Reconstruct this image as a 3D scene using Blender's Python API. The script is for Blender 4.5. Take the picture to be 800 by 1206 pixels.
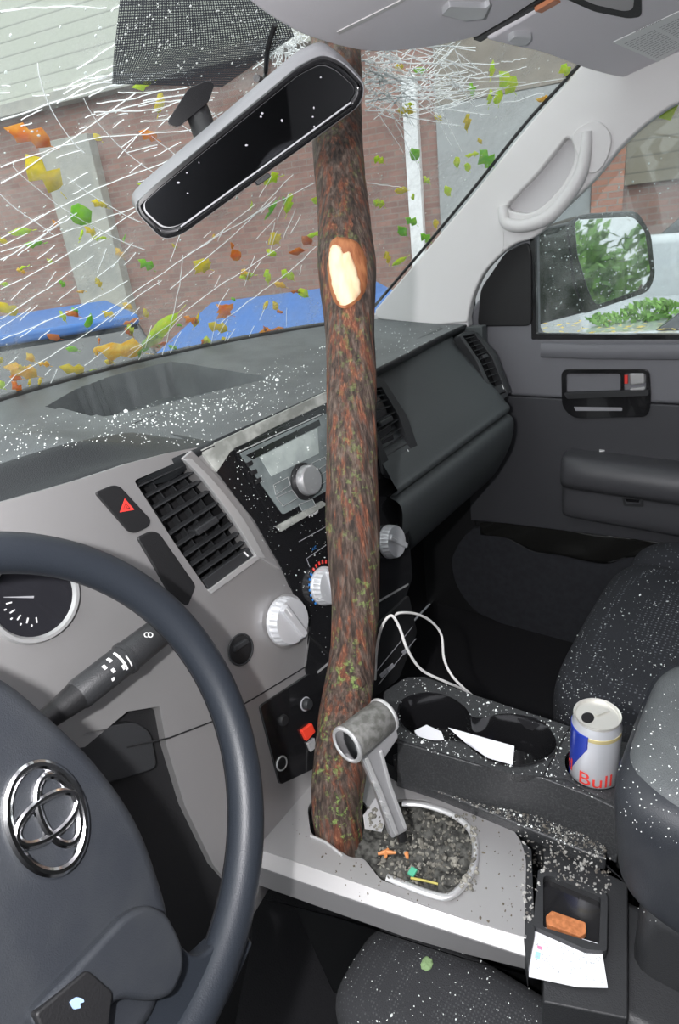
import bpy, bmesh, math, random
from mathutils import Vector, Matrix, noise
from mathutils.bvhtree import BVHTree
random.seed(7)
V = Vector
for o in list(bpy.data.objects): bpy.data.objects.remove(o)
SC = bpy.context.scene
COL = SC.collection

# ------------------------------------------------------------------ camera, sky, lights, exposure
EYE = V((-.56, 0, 1.20)); FPX = 735.0
RIGHT = V((.5798268, -.8064877, -.1156653)); UP = V((.39911411, .15739563, .90329095)); BACK = V((-.71028783, -.56991596, .41314283))
cam_d = bpy.data.cameras.new('camera'); cam = bpy.data.objects.new('camera', cam_d); COL.objects.link(cam)
cam_d.sensor_fit = 'HORIZONTAL'; cam_d.sensor_width = 24.0; cam_d.lens = FPX / 800 * 24.0; cam_d.clip_start = .01; cam_d.clip_end = 200
R3 = Matrix((RIGHT, UP, BACK)).transposed()
cam.matrix_world = Matrix.Translation(EYE) @ R3.to_4x4()
SC.camera = cam
SC.view_settings.view_transform = 'Standard'; SC.view_settings.look = 'None'
SC.view_settings.gamma = 1; SC.view_settings.use_curve_mapping = False; SC.view_settings.exposure = 0.0

w = bpy.data.worlds.new('overcast'); SC.world = w; w.use_nodes = True
wn = w.node_tree; bgn = wn.nodes['Background']
tc = wn.nodes.new('ShaderNodeTexCoord'); sx = wn.nodes.new('ShaderNodeSeparateXYZ'); rp = wn.nodes.new('ShaderNodeValToRGB')
wn.links.new(tc.outputs['Generated'], sx.inputs[0]); wn.links.new(sx.outputs['Z'], rp.inputs[0]); wn.links.new(rp.outputs[0], bgn.inputs[0])
rp.color_ramp.elements[0].color = (.55, .58, .6, 1); rp.color_ramp.elements[1].color = (.93, .97, 1.0, 1); rp.color_ramp.elements[1].position = .6
bgn.inputs[1].default_value = 2.1

fl = bpy.data.lights.new('camera_flash', 'POINT'); fl.energy = 26; fl.shadow_soft_size = .012; fl.color = (1, .99, 1)
flo = bpy.data.objects.new('camera_flash', fl); COL.objects.link(flo)
flo.matrix_world = Matrix.Translation(EYE - .10 * RIGHT + .025 * UP + .02 * BACK) @ R3.to_4x4()
sun = bpy.data.lights.new('cloud_sun', 'SUN'); sun.energy = 1.2; sun.angle = math.radians(60); sun.color = (1, .99, .97)
suno = bpy.data.objects.new('cloud_sun', sun); COL.objects.link(suno)
suno.rotation_euler = V((.75, .45, -1)).to_track_quat('-Z', 'Y').to_euler()

# ------------------------------------------------------------------ sight-line helpers (survey of the place)
def ray(u, v): return (RIGHT * (u - 400) + UP * (603 - v) - BACK * FPX)
def P(u, v, **k):
    (a, val), = k.items(); i = 'xyz'.index(a); r = ray(u, v)
    return EYE + r * ((val - EYE[i]) / r[i])
class Pl:
    def __init__(s, o, n): s.o = V(o); s.n = V(n).normalized()
    def __call__(s, u, v, off=0.0):
        r = ray(u, v); return EYE + r * ((s.n.dot(s.o - EYE) + off) / s.n.dot(r))

# ------------------------------------------------------------------ materials
MATS = {}
def mat(name, col, rough=.5, metal=0, bump=0, bscale=200, spec=.5, var=None, vscale=20, vmix=.5, coat=0, stretch=None, trans=0, ior=1.45, detail=4, emit=None, es=1):
    m = bpy.data.materials.new(name); m.use_nodes = True; nt = m.node_tree; b = nt.nodes['Principled BSDF']
    b.inputs['Base Color'].default_value = (*col, 1); b.inputs['Roughness'].default_value = rough; b.inputs['Metallic'].default_value = metal
    b.inputs['Specular IOR Level'].default_value = spec; b.inputs['Coat Weight'].default_value = coat; b.inputs['Transmission Weight'].default_value = trans
    b.inputs['IOR'].default_value = ior
    if emit: b.inputs['Emission Color'].default_value = (*emit, 1); b.inputs['Emission Strength'].default_value = es
    t = nt.nodes.new('ShaderNodeTexCoord'); src = t.outputs['Object']
    if stretch:
        mp = nt.nodes.new('ShaderNodeMapping'); mp.inputs['Scale'].default_value = stretch; nt.links.new(src, mp.inputs[0]); src = mp.outputs[0]
    if var:
        n = nt.nodes.new('ShaderNodeTexNoise'); n.inputs['Scale'].default_value = vscale; n.inputs['Detail'].default_value = detail
        nt.links.new(src, n.inputs['Vector'])
        r = nt.nodes.new('ShaderNodeValToRGB'); r.color_ramp.elements[0].color = (*col, 1); r.color_ramp.elements[1].color = (*var, 1)
        r.color_ramp.elements[0].position = vmix - .12; r.color_ramp.elements[1].position = vmix + .12
        nt.links.new(n.outputs['Fac'], r.inputs[0]); nt.links.new(r.outputs[0], b.inputs['Base Color'])
    if bump:
        n = nt.nodes.new('ShaderNodeTexNoise'); n.inputs['Scale'].default_value = bscale; n.inputs['Detail'].default_value = 2
        nt.links.new(src, n.inputs['Vector'])
        bp = nt.nodes.new('ShaderNodeBump'); bp.inputs['Strength'].default_value = bump; bp.inputs['Distance'].default_value = .001
        nt.links.new(n.outputs['Fac'], bp.inputs['Height']); nt.links.new(bp.outputs[0], b.inputs['Normal'])
    MATS[name] = m; return m
DASH = mat('dash_vinyl', (.085, .093, .097), .5, bump=.7, bscale=900, var=(.11, .12, .123), vscale=18)
LIPSHADE = mat('dash_lip_shade_vinyl', (.018, .020, .022), .45, bump=.5, bscale=900)  # dash vinyl with the shade of the hood lip put into its colour
DASH2 = mat('dash_panel_vinyl', (.055, .062, .064), .5, bump=.6, bscale=900)
SILVER = mat('painted_silver', (.46, .45, .45), .44, .72, spec=.5, bump=.08, bscale=1500)
SILVERL = mat('silver_painted_highlight', (.62, .62, .62), .3, .6)
CHROME = mat('chrome', (.85, .85, .86), .12, 1)
BLACKG = mat('gloss_black', (.010, .010, .011), .16, coat=.3)
BLACKM = mat('matte_black', (.012, .012, .013), .5, bump=.3, bscale=700)
DARKG = mat('charcoal_plastic', (.026, .027, .029), .45, bump=.4, bscale=800)
DOORG = mat('door_grey_vinyl', (.155, .157, .172), .5, bump=.5, bscale=900)
DOORD = mat('door_dark_vinyl', (.050, .051, .057), .48, bump=.5, bscale=900)
WHEELM = mat('wheel_leather', (.020, .024, .031), .40, bump=.22, bscale=900)
HUBM = mat('hub_vinyl', (.022, .025, .031), .5, bump=.3, bscale=1100, var=(.030, .033, .038), vscale=25)
HEADL = mat('headliner_cloth', (.78, .76, .80), .9, bump=.3, bscale=1200)
PILLAR = mat('pillar_plastic', (.62, .61, .61), .45, bump=.25, bscale=900)
PILLARD = mat('pillar_recess_plastic', (.50, .49, .50), .6)
PAPER = mat('paper', (.85, .86, .90), .7)
WHITEP = mat('white_rubber', (.75, .74, .72), .45)
KNOB = mat('silver_knob', (.60, .61, .63), .35, .35)
RED = mat('red_print', (.75, .05, .04), .5)
REDL = mat('red_button', (.85, .06, .03), .4)
BLUE = mat('blue_print', (.03, .20, .55), .5)
WHITEI = mat('white_print', (.8, .8, .8), .5)
GREYI = mat('grey_print', (.30, .30, .32), .6)
ORANGE = mat('orange_wood_chip', (.52, .19, .07), .7, var=(.35, .12, .04), vscale=200)
GLASSC = mat('glass_crumb', (.80, .84, .82), .15, spec=1.0)
CARPET = mat('black_carpet', (.010, .010, .012), .95, bump=1, bscale=400)
DOORCL = mat('door_cloth', (.030, .032, .038), .95, bump=.8, bscale=900, var=(.024, .025, .030), vscale=60)
LCD = mat('lcd_screen', (.42, .47, .45), .2, var=(.30, .34, .33), vscale=30, coat=.5)
RADIOF = mat('radio_face', (.13, .15, .15), .25, var=(.20, .23, .23), vscale=25, coat=.4)
DUSTY = mat('dusty_trim', (.23, .24, .22), .55, var=(.48, .49, .46), vscale=35, vmix=.55, stretch=(1, 3, 1))
DIRT = mat('wet_debris_bed', (.020, .020, .018), .8, bump=1, bscale=120, var=(.10, .10, .09), vscale=130)
CONSD = mat('console_dusty_plastic', (.026, .027, .029), .42, bump=.6, bscale=500, var=(.05, .052, .052), vscale=420, vmix=.60)
MIRR = mat('mirror_silvering', (.80, .82, .82), .02, 1)
MIRRD = mat('mirror_dimmed', (.42, .43, .45), .03, 1)
ARMM = mat('armrest_vinyl', (.065, .066, .072), .36, bump=.4, bscale=900)
WOOD = mat('bare_wood', (.88, .68, .46), .6, var=(.80, .52, .30), vscale=60, stretch=(1, 1, .3))
WOODR = mat('torn_bark_edge', (.26, .085, .035), .7, var=(.42, .17, .07), vscale=120, stretch=(1, 1, .2), bump=1, bscale=200)
STONE = mat('leaf_litter', (.25, .20, .13), .8)

def nt_new(name):
    m = bpy.data.materials.new(name); m.use_nodes = True; MATS[name] = m; return m, m.node_tree, m.node_tree.nodes['Principled BSDF']
def node(nt, typ, **k):
    n = nt.nodes.new(typ)
    for a, b in k.items(): setattr(n, a, b)
    return n
# bark: dark ground, rust streaks running along the stem, green lichen
BARK, nt, b = nt_new('bark')
t = node(nt, 'ShaderNodeTexCoord'); mp = node(nt, 'ShaderNodeMapping'); mp.inputs['Scale'].default_value = (1, 1, .07); nt.links.new(t.outputs['Object'], mp.inputs[0])
def noi(vec, s, d=5, r=.6):
    n = node(nt, 'ShaderNodeTexNoise'); n.inputs['Scale'].default_value = s; n.inputs['Detail'].default_value = d; n.inputs['Roughness'].default_value = r; nt.links.new(vec, n.inputs['Vector']); return n.outputs['Fac']
def ramp(f, stops):
    r = node(nt, 'ShaderNodeValToRGB'); e = r.color_ramp.elements
    while len(e) < len(stops): e.new(.5)
    for i, (p, c) in enumerate(stops): e[i].position = p; e[i].color = (*c, 1)
    nt.links.new(f, r.inputs[0]); return r.outputs[0]
def mix(f, a, c):
    m = node(nt, 'ShaderNodeMix', data_type='RGBA'); nt.links.new(f, m.inputs[0]); nt.links.new(a, m.inputs[6]); nt.links.new(c, m.inputs[7]); return m.outputs[2]
base = ramp(noi(mp.outputs[0], 230), [(.35, (.022, .015, .012)), (.5, (.070, .045, .034)), (.68, (.17, .125, .10))])
rust = ramp(noi(mp.outputs[0], 420), [(.3, (.08, .028, .018)), (.55, (.19, .062, .032)), (.72, (.48, .22, .12))])
rm = ramp(noi(mp.outputs[0], 110, 5), [(.50, (0, 0, 0)), (.62, (1, 1, 1))])
c1 = mix(rm, base, rust)
sep = node(nt, 'ShaderNodeSeparateXYZ'); nt.links.new(t.outputs['Object'], sep.inputs[0])
gm = ramp(noi(t.outputs['Object'], 150, 4), [(.52, (0, 0, 0)), (.61, (1, 1, 1))])
gl_ = ramp(noi(t.outputs['Object'], 26, 2), [(.50, (0, 0, 0)), (.60, (1, 1, 1))]); g2 = node(nt, 'ShaderNodeMath', operation='MULTIPLY'); nt.links.new(gm, g2.inputs[0]); nt.links.new(gl_, g2.inputs[1]); gm = g2.outputs[0]
gz = node(nt, 'ShaderNodeMapRange'); gz.inputs[1].default_value = 1.0; gz.inputs[2].default_value = .52; gz.inputs[3].default_value = .25; gz.inputs[4].default_value = 1; nt.links.new(sep.outputs['Z'], gz.inputs[0])
mu = node(nt, 'ShaderNodeMath', operation='MULTIPLY'); nt.links.new(gm, mu.inputs[0]); nt.links.new(gz.outputs[0], mu.inputs[1])
lich = ramp(noi(t.outputs['Object'], 300), [(.4, (.08, .16, .03)), (.65, (.30, .42, .12))])
nt.links.new(mix(mu.outputs[0], c1, lich), b.inputs['Base Color']); b.inputs['Roughness'].default_value = .62
bp = node(nt, 'ShaderNodeBump'); bp.inputs['Strength'].default_value = 1; bp.inputs['Distance'].default_value = .004
nt.links.new(noi(mp.outputs[0], 260, 6, .7), bp.inputs['Height']); nt.links.new(bp.outputs[0], b.inputs['Normal'])
# seat cloth: woven rows of light dots
def seat_cloth(name, col, dot, sc=150, thr=.32):
    m, nt, b = nt_new(name)
    t = node(nt, 'ShaderNodeTexCoord'); v = node(nt, 'ShaderNodeTexVoronoi'); v.inputs['Scale'].default_value = sc; v.inputs['Randomness'].default_value = .25
    nt.links.new(t.outputs['Object'], v.inputs['Vector'])
    r = node(nt, 'ShaderNodeValToRGB'); r.color_ramp.elements[0].position = thr - .08; r.color_ramp.elements[0].color = (*dot, 1); r.color_ramp.elements[1].position = thr; r.color_ramp.elements[1].color = (*col, 1)
    nt.links.new(v.outputs['Distance'], r.inputs[0]); nt.links.new(r.outputs[0], b.inputs['Base Color']); b.inputs['Roughness'].default_value = .9
    n = node(nt, 'ShaderNodeTexNoise'); n.inputs['Scale'].default_value = 700; nt.links.new(t.outputs['Object'], n.inputs['Vector'])
    bp = node(nt, 'ShaderNodeBump'); bp.inputs['Strength'].default_value = .8; bp.inputs['Distance'].default_value = .001; nt.links.new(n.outputs['Fac'], bp.inputs['Height']); nt.links.new(bp.outputs[0], b.inputs['Normal'])
    return m
SEATC = seat_cloth('seat_weave', (.021, .023, .028), (.115, .12, .135), 135, .25)
SEATD = seat_cloth('seat_side_cloth', (.024, .025, .028), (.05, .052, .056), 260, .3)
# glass: clear pane with a faint reflection
def pane(name, tint, refl=.06, haze=0.0):
    m = bpy.data.materials.new(name); m.use_nodes = True; nt = m.node_tree; nt.nodes.clear()
    o = node(nt, 'ShaderNodeOutputMaterial'); tr = node(nt, 'ShaderNodeBsdfTransparent'); tr.inputs[0].default_value = (*tint, 1)
    g = node(nt, 'ShaderNodeBsdfGlossy'); g.inputs['Roughness'].default_value = .02; mx = node(nt, 'ShaderNodeMixShader'); mx.inputs[0].default_value = refl
    nt.links.new(tr.outputs[0], mx.inputs[1]); nt.links.new(g.outputs[0], mx.inputs[2])
    last = mx.outputs[0]
    if haze:
        df = node(nt, 'ShaderNodeBsdfDiffuse'); df.inputs[0].default_value = (.8, .85, .82, 1); m2 = node(nt, 'ShaderNodeMixShader')
        t = node(nt, 'ShaderNodeTexCoord'); n = node(nt, 'ShaderNodeTexNoise'); n.inputs['Scale'].default_value = 14; n.inputs['Detail'].default_value = 8; n.inputs['Roughness'].default_value = .7
        nt.links.new(t.outputs['Object'], n.inputs['Vector']); mr = node(nt, 'ShaderNodeMapRange'); mr.inputs[1].default_value = .42; mr.inputs[2].default_value = .75; mr.inputs[3].default_value = haze * .3; mr.inputs[4].default_value = haze * 2.2
        nt.links.new(n.outputs['Fac'], mr.inputs[0]); nt.links.new(mr.outputs[0], m2.inputs[0]); nt.links.new(last, m2.inputs[1]); nt.links.new(df.outputs[0], m2.inputs[2]); last = m2.outputs[0]
    nt.links.new(last, o.inputs[0]); MATS[name] = m; return m
WGLASS = pane('wet_windshield_glass', (.93, .97, .95), .04, .20)
SGLASS = pane('side_glass', (.88, .92, .92), .05, .07)
DROP = pane('water_drop', (.75, .8, .8), .35)
# dotted shade band
FRIT = bpy.data.materials.new('dotted_shade_print'); FRIT.use_nodes = True; nt = FRIT.node_tree; nt.nodes.clear()
o = node(nt, 'ShaderNodeOutputMaterial'); tr = node(nt, 'ShaderNodeBsdfTransparent'); df = node(nt, 'ShaderNodeBsdfDiffuse'); df.inputs[0].default_value = (.07, .075, .085, 1)
v = node(nt, 'ShaderNodeTexVoronoi'); v.inputs['Scale'].default_value = 85; v.inputs['Randomness'].default_value = 0; v.voronoi_dimensions = '2D'; t = node(nt, 'ShaderNodeTexCoord'); nt.links.new(t.outputs['UV'], v.inputs['Vector'])
lt = node(nt, 'ShaderNodeMath', operation='GREATER_THAN'); lt.inputs[1].default_value = .50; nt.links.new(v.outputs['Distance'], lt.inputs[0])
mm = node(nt, 'ShaderNodeMath', operation='MULTIPLY'); mm.inputs[1].default_value = .85; nt.links.new(lt.outputs[0], mm.inputs[0])
mx = node(nt, 'ShaderNodeMixShader'); nt.links.new(mm.outputs[0], mx.inputs[0]); nt.links.new(df.outputs[0], mx.inputs[1]); nt.links.new(tr.outputs[0], mx.inputs[2]); nt.links.new(mx.outputs[0], o.inputs[0])
# fracture lines
CRACK = mat('fractured_glass', (.88, .92, .92), .3, spec=1.0)
# outdoors
def brick(name, c1, c2, mortar, sc=1):
    m, nt, b = nt_new(name); t = node(nt, 'ShaderNodeTexCoord'); br = node(nt, 'ShaderNodeTexBrick')
    mp = node(nt, 'ShaderNodeMapping'); mp.inputs['Rotation'].default_value = (math.pi / 2, 0, 0); nt.links.new(t.outputs['Object'], mp.inputs[0]); nt.links.new(mp.outputs[0], br.inputs['Vector'])
    br.inputs['Color1'].default_value = (*c1, 1); br.inputs['Color2'].default_value = (*c2, 1); br.inputs['Mortar'].default_value = (*mortar, 1)
    br.inputs['Scale'].default_value = sc; br.inputs['Brick Width'].default_value = .23; br.inputs['Row Height'].default_value = .075; br.inputs['Mortar Size'].default_value = .008
    nt.links.new(br.outputs[0], b.inputs['Base Color']); b.inputs['Roughness'].default_value = .85; return m
BRICK = brick('wet_brick', (.33, .185, .15), (.24, .14, .12), (.27, .21, .18))
BRICKO = brick('orange_brick', (.42, .17, .10), (.30, .12, .08), (.25, .2, .17))
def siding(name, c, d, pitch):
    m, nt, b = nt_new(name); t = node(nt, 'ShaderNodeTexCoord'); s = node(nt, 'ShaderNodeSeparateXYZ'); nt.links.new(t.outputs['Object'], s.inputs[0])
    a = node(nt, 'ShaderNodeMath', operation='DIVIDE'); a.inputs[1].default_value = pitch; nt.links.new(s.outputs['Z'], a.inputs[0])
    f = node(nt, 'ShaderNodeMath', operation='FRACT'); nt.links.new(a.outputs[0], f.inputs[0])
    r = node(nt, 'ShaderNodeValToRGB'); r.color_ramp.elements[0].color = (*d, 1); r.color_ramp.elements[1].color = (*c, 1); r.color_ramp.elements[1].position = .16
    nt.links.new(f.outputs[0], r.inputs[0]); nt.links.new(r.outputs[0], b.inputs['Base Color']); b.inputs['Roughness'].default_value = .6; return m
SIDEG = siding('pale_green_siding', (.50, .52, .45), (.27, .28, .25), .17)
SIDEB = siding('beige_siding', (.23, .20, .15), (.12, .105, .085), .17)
COLP = mat('pale_render', (.42, .41, .36), .8, var=(.34, .34, .31), vscale=3)
GARG = mat('grey_garage_door', (.33, .34, .34), .6)
ASPH = mat('wet_asphalt', (.10, .105, .11), .35, bump=.6, bscale=80, var=(.16, .16, .16), vscale=1.5)
CARBLUE = mat('blue_car_paint', (.045, .15, .42), .45, .0, spec=.3)
CARWHITE = mat('white_car_paint', (.62, .65, .66), .2, coat=1)
CARGL = mat('car_window_glass', (.02, .025, .03), .05, coat=1)
TYRE = mat('tyre_rubber', (.02, .02, .02), .8)
FOL = mat('shrub_leaf', (.10, .26, .04), .6, var=(.22, .42, .08), vscale=3)
FOLB = mat('bark_of_shrub', (.12, .08, .05), .8)
LEAFM = {k: mat('leaf_' + k, c, .45, var=v, vscale=70, bump=.4, bscale=200) for k, c, v in [
    ('yellow', (.85, .70, .03), (.70, .62, .03)), ('orange', (.80, .27, .02), (.85, .45, .03)), ('green', (.25, .60, .03), (.40, .68, .04)),
    ('lime', (.60, .80, .03), (.75, .80, .05)), ('rust', (.60, .18, .02), (.7, .28, .03)), ('gold', (.88, .58, .06), (.88, .72, .25))]}

for m_ in list(LEAFM.values()) + [CRACK]:      # leaves let daylight through
    nt = m_.node_tree; b = nt.nodes['Principled BSDF']; out = nt.nodes['Material Output']; tl = node(nt, 'ShaderNodeBsdfTranslucent'); mx = node(nt, 'ShaderNodeMixShader'); mx.inputs[0].default_value = .5
    if b.inputs['Base Color'].links: nt.links.new(b.inputs['Base Color'].links[0].from_socket, tl.inputs[0])
    else: tl.inputs[0].default_value = (1, 1, 1, 1)
    nt.links.new(b.outputs[0], mx.inputs[1]); nt.links.new(tl.outputs[0], mx.inputs[2]); nt.links.new(mx.outputs[0], out.inputs[0])

# ------------------------------------------------------------------ object helpers
def link(name, me, m, parent=None):
    ob = bpy.data.objects.new(name, me); COL.objects.link(ob)
    if m: me.materials.append(m)
    if parent: ob.parent = parent
    return ob
def thing(name, label, cat, group=None, loc=(0, 0, 0)):
    ob = bpy.data.objects.new(name, None); COL.objects.link(ob); ob.empty_display_size = .02
    return tag(ob, label, cat, group)
def tag(ob, label=None, cat=None, group=None, kind=None):
    if label: ob['label'] = label
    if cat: ob['category'] = cat
    if group: ob['group'] = group
    if kind: ob['kind'] = kind
    return ob
def fin(name, bm, m, parent=None, smooth=True, ang=35, bevel=0, seg=3, sub=0, bang=30):
    bmesh.ops.recalc_face_normals(bm, faces=bm.faces)
    me = bpy.data.meshes.new(name); bm.to_mesh(me); bm.free()
    if smooth:
        for p in me.polygons: p.use_smooth = True
        me.set_sharp_from_angle(angle=math.radians(ang))
    ob = link(name, me, m, parent)
    if bevel:
        md = ob.modifiers.new('edge', 'BEVEL'); md.width = bevel; md.segments = seg; md.limit_method = 'ANGLE'; md.angle_limit = math.radians(bang); md.harden_normals = True
    if sub:
        md = ob.modifiers.new('smooth', 'SUBSURF'); md.levels = sub; md.render_levels = sub
    return ob
def roundp(pts, r, n=5):
    """round the corners of a closed outline; r number or one per point"""
    out = []; L = len(pts)
    for i in range(L):
        a, b, c = V(pts[i - 1]), V(pts[i]), V(pts[(i + 1) % L]); rr = r[i] if isinstance(r, (list, tuple)) else r
        rr = min(rr, (a - b).length * .48, (c - b).length * .48)
        if rr < .01: out.append(tuple(b)); continue
        p, q = b + (a - b).normalized() * rr, b + (c - b).normalized() * rr
        for k in range(n + 1):
            t = k / n; out.append(tuple(p * (1 - t) ** 2 + b * 2 * t * (1 - t) + q * t * t))
    return out
def crv(pts, n=8, closed=False):
    """Catmull-Rom through points (tuples or vectors)"""
    pts = [V(p) for p in pts]; L = len(pts); out = []
    rng = range(L) if closed else range(L - 1)
    for i in rng:
        p0 = pts[(i - 1) % L] if closed or i > 0 else pts[0] * 2 - pts[1]
        p1 = pts[i]; p2 = pts[(i + 1) % L]; p3 = pts[(i + 2) % L] if closed or i + 2 < L else p2 * 2 - p1
        for k in range(n):
            t = k / n; out.append(.5 * ((2 * p1) + (p2 - p0) * t + (2 * p0 - 5 * p1 + 4 * p2 - p3) * t * t + (3 * p1 - p0 - 3 * p2 + p3) * t ** 3))
    if not closed: out.append(pts[-1])
    return out
def prism_bm(bm, outer, holes, depthvec):
    """flat outline (with holes) of 3D points, given thickness"""
    edges = []
    for loop in [outer] + holes:
        vs = [bm.verts.new(p) for p in loop]
        for i in range(len(vs)): edges.append(bm.edges.new((vs[i], vs[(i + 1) % len(vs)])))
    if holes: r = bmesh.ops.triangle_fill(bm, use_beauty=True, use_dissolve=False, edges=edges); faces = [g for g in r['geom'] if isinstance(g, bmesh.types.BMFace)]
    else: faces = [bm.faces.new([e.verts[0] for e in edges])] if False else [bm.faces.new(vs)]
    ex = bmesh.ops.extrude_face_region(bm, geom=faces)
    bmesh.ops.translate(bm, vec=depthvec, verts=[g for g in ex['geom'] if isinstance(g, bmesh.types.BMVert)])
def slab(name, pts, pl, depth, m, parent=None, off=0.0, holes=(), bevel=.001, seg=3, **k):
    bm = bmesh.new()
    prism_bm(bm, [pl(*p, off) for p in pts], [[pl(*p, off) for p in h] for h in holes], -pl.n * depth)
    return fin(name, bm, m, parent, bevel=bevel, seg=seg, **k)
def poly3(name, pts, dv, m, parent=None, bevel=.001, holes=(), **k):
    bm = bmesh.new(); prism_bm(bm, [V(p) for p in pts], [[V(q) for q in h] for h in holes], V(dv)); return fin(name, bm, m, parent, bevel=bevel, **k)
def tube_bm(bm, pts, rad, n=12, cap=True, flat=None):
    pts = [V(p) for p in pts]; L = len(pts); rings = []
    up = V((0, 0, 1)) if flat is None else V(flat[0])
    tan0 = (pts[1] - pts[0]).normalized()
    if abs(tan0.dot(up)) > .95: up = V((1, 0, 0))
    x = (up - tan0 * up.dot(tan0)).normalized()
    for i in range(L):
        tn = ((pts[min(i + 1, L - 1)] - pts[max(i - 1, 0)])).normalized()
        x = (x - tn * x.dot(tn)).normalized(); y = tn.cross(x)
        r = rad[i] if isinstance(rad, (list, tuple)) else rad
        sx_, sy_ = (1, 1) if flat is None else flat[1]
        rings.append([bm.verts.new(pts[i] + x * math.cos(a) * r * sx_ + y * math.sin(a) * r * sy_) for a in [2 * math.pi * k / n for k in range(n)]])
    for i in range(L - 1):
        for k in range(n): bm.faces.new((rings[i][k], rings[i][(k + 1) % n], rings[i + 1][(k + 1) % n], rings[i + 1][k]))
    if cap: bm.faces.new(rings[0][::-1]); bm.faces.new(rings[-1])
def tube(name, pts, rad, m, parent=None, n=12, **k):
    bm = bmesh.new(); tube_bm(bm, pts, rad, n, k.pop('cap', True), k.pop('flat', None)); return fin(name, bm, m, parent, **k)
def ring_bm(bm, c, n, ru, rv, u, r, seg=64, ns=12, a0=0, a1=2 * math.pi):
    n = V(n).normalized(); u = V(u); u = (u - n * u.dot(n)).normalized(); v = n.cross(u); full = abs(a1 - a0 - 2 * math.pi) < 1e-6
    rings = []
    for i in range(seg if full else seg + 1):
        a = a0 + (a1 - a0) * i / seg; p = V(c) + u * math.cos(a) * ru + v * math.sin(a) * rv
        tn = (-u * math.sin(a) * ru + v * math.cos(a) * rv).normalized(); s = tn.cross(n)
        rr = r(a) if callable(r) else r
        rings.append([bm.verts.new(p + (s * math.cos(q) + n * math.sin(q)) * rr) for q in [2 * math.pi * k / ns for k in range(ns)]])
    L = len(rings)
    for i in range(L if full else L - 1):
        for k in range(ns): bm.faces.new((rings[i][k], rings[i][(k + 1) % ns], rings[(i + 1) % L][(k + 1) % ns], rings[(i + 1) % L][k]))
def lathe(name, prof, c, ax, m, parent=None, n=40, **k):
    """profile (radius, height) turned about ax through c"""
    ax = V(ax).normalized(); u = ax.orthogonal().normalized(); v = ax.cross(u); bm = bmesh.new(); rings = []
    for r, h in prof:
        if r < 1e-6: rings.append([bm.verts.new(V(c) + ax * h)])
        else: rings.append([bm.verts.new(V(c) + ax * h + (u * math.cos(a) + v * math.sin(a)) * r) for a in [2 * math.pi * q / n for q in range(n)]])
    for A, B in zip(rings, rings[1:]):
        for q in range(n):
            a0, a1, b0, b1 = A[q % len(A)], A[(q + 1) % len(A)], B[q % len(B)], B[(q + 1) % len(B)]
            f = []
            for w_ in (a0, a1, b1, b0):
                if w_ not in f: f.append(w_)
            if len(f) > 2: bm.faces.new(f)
    return fin(name, bm, m, parent, **k)
def box_bm(bm, c, h, rot=None):
    r = bmesh.ops.create_cube(bm, size=2); M = Matrix.Translation(V(c)) @ (rot.to_4x4() if rot else Matrix()) @ Matrix.Diagonal((*h, 1))
    bmesh.ops.transform(bm, matrix=M, verts=r['verts'])
def box(name, c, h, m, parent=None, rot=None, bevel=.002, **k):
    bm = bmesh.new(); box_bm(bm, c, h, rot); return fin(name, bm, m, parent, bevel=bevel, **k)
def sbox(name, c, h, m, parent=None, e=.3, rot=None, nu=64, nv=32, fn=None):
    """soft cushion shape (superellipsoid), e small = boxy; own vertex function fn for crowns and creases"""
    bm = bmesh.new(); rows = []
    f = lambda w_, e_: math.copysign(abs(w_) ** e_, w_)
    for j in range(nv + 1):
        ph = -math.pi / 2 + math.pi * j / nv; row = []
        for i in range(nu):
            th = 2 * math.pi * i / nu
            p = V((f(math.cos(ph), e) * f(math.cos(th), e) * h[0], f(math.cos(ph), e) * f(math.sin(th), e) * h[1], f(math.sin(ph), e) * h[2]))
            if fn: p = fn(p)
            if rot: p = rot @ p
            row.append(bm.verts.new(V(c) + p))
        rows.append(row)
    for a, b_ in zip(rows, rows[1:]):
        for i in range(nu): bm.faces.new((a[i], a[(i + 1) % nu], b_[(i + 1) % nu], b_[i]))
    bmesh.ops.remove_doubles(bm, verts=bm.verts, dist=1e-5)
    return fin(name, bm, m, parent, ang=60)
def grid(name, rows, m, parent=None, thick=0, nvec=None, closed=False, ang=40, uv=None, **k):
    bm = bmesh.new(); vs = [[bm.verts.new(p) for p in r] for r in rows]
    for a, b_ in zip(vs, vs[1:]):
        for i in range(len(a) - 1): bm.faces.new((a[i], a[i + 1], b_[i + 1], b_[i]))
    if uv:
        ul = bm.loops.layers.uv.new('UVMap'); ix = {v_: (i / (len(vs[0]) - 1) * uv[0], j / (len(vs) - 1) * uv[1]) for j, r in enumerate(vs) for i, v_ in enumerate(r)}
        for f in bm.faces:
            for l in f.loops: l[ul].uv = ix[l.vert]
    if thick:
        bmesh.ops.recalc_face_normals(bm, faces=bm.faces)
        if nvec and sum((f.normal for f in bm.faces), V()).dot(V(nvec)) < 0: bmesh.ops.reverse_faces(bm, faces=bm.faces)
    me = bpy.data.meshes.new(name); bm.to_mesh(me); bm.free()
    for p in me.polygons: p.use_smooth = True
    me.set_sharp_from_angle(angle=math.radians(ang)); ob = link(name, me, m, parent)
    if thick:
        md = ob.modifiers.new('solid', 'SOLIDIFY'); md.thickness = thick; md.offset = -1
    return ob
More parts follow.
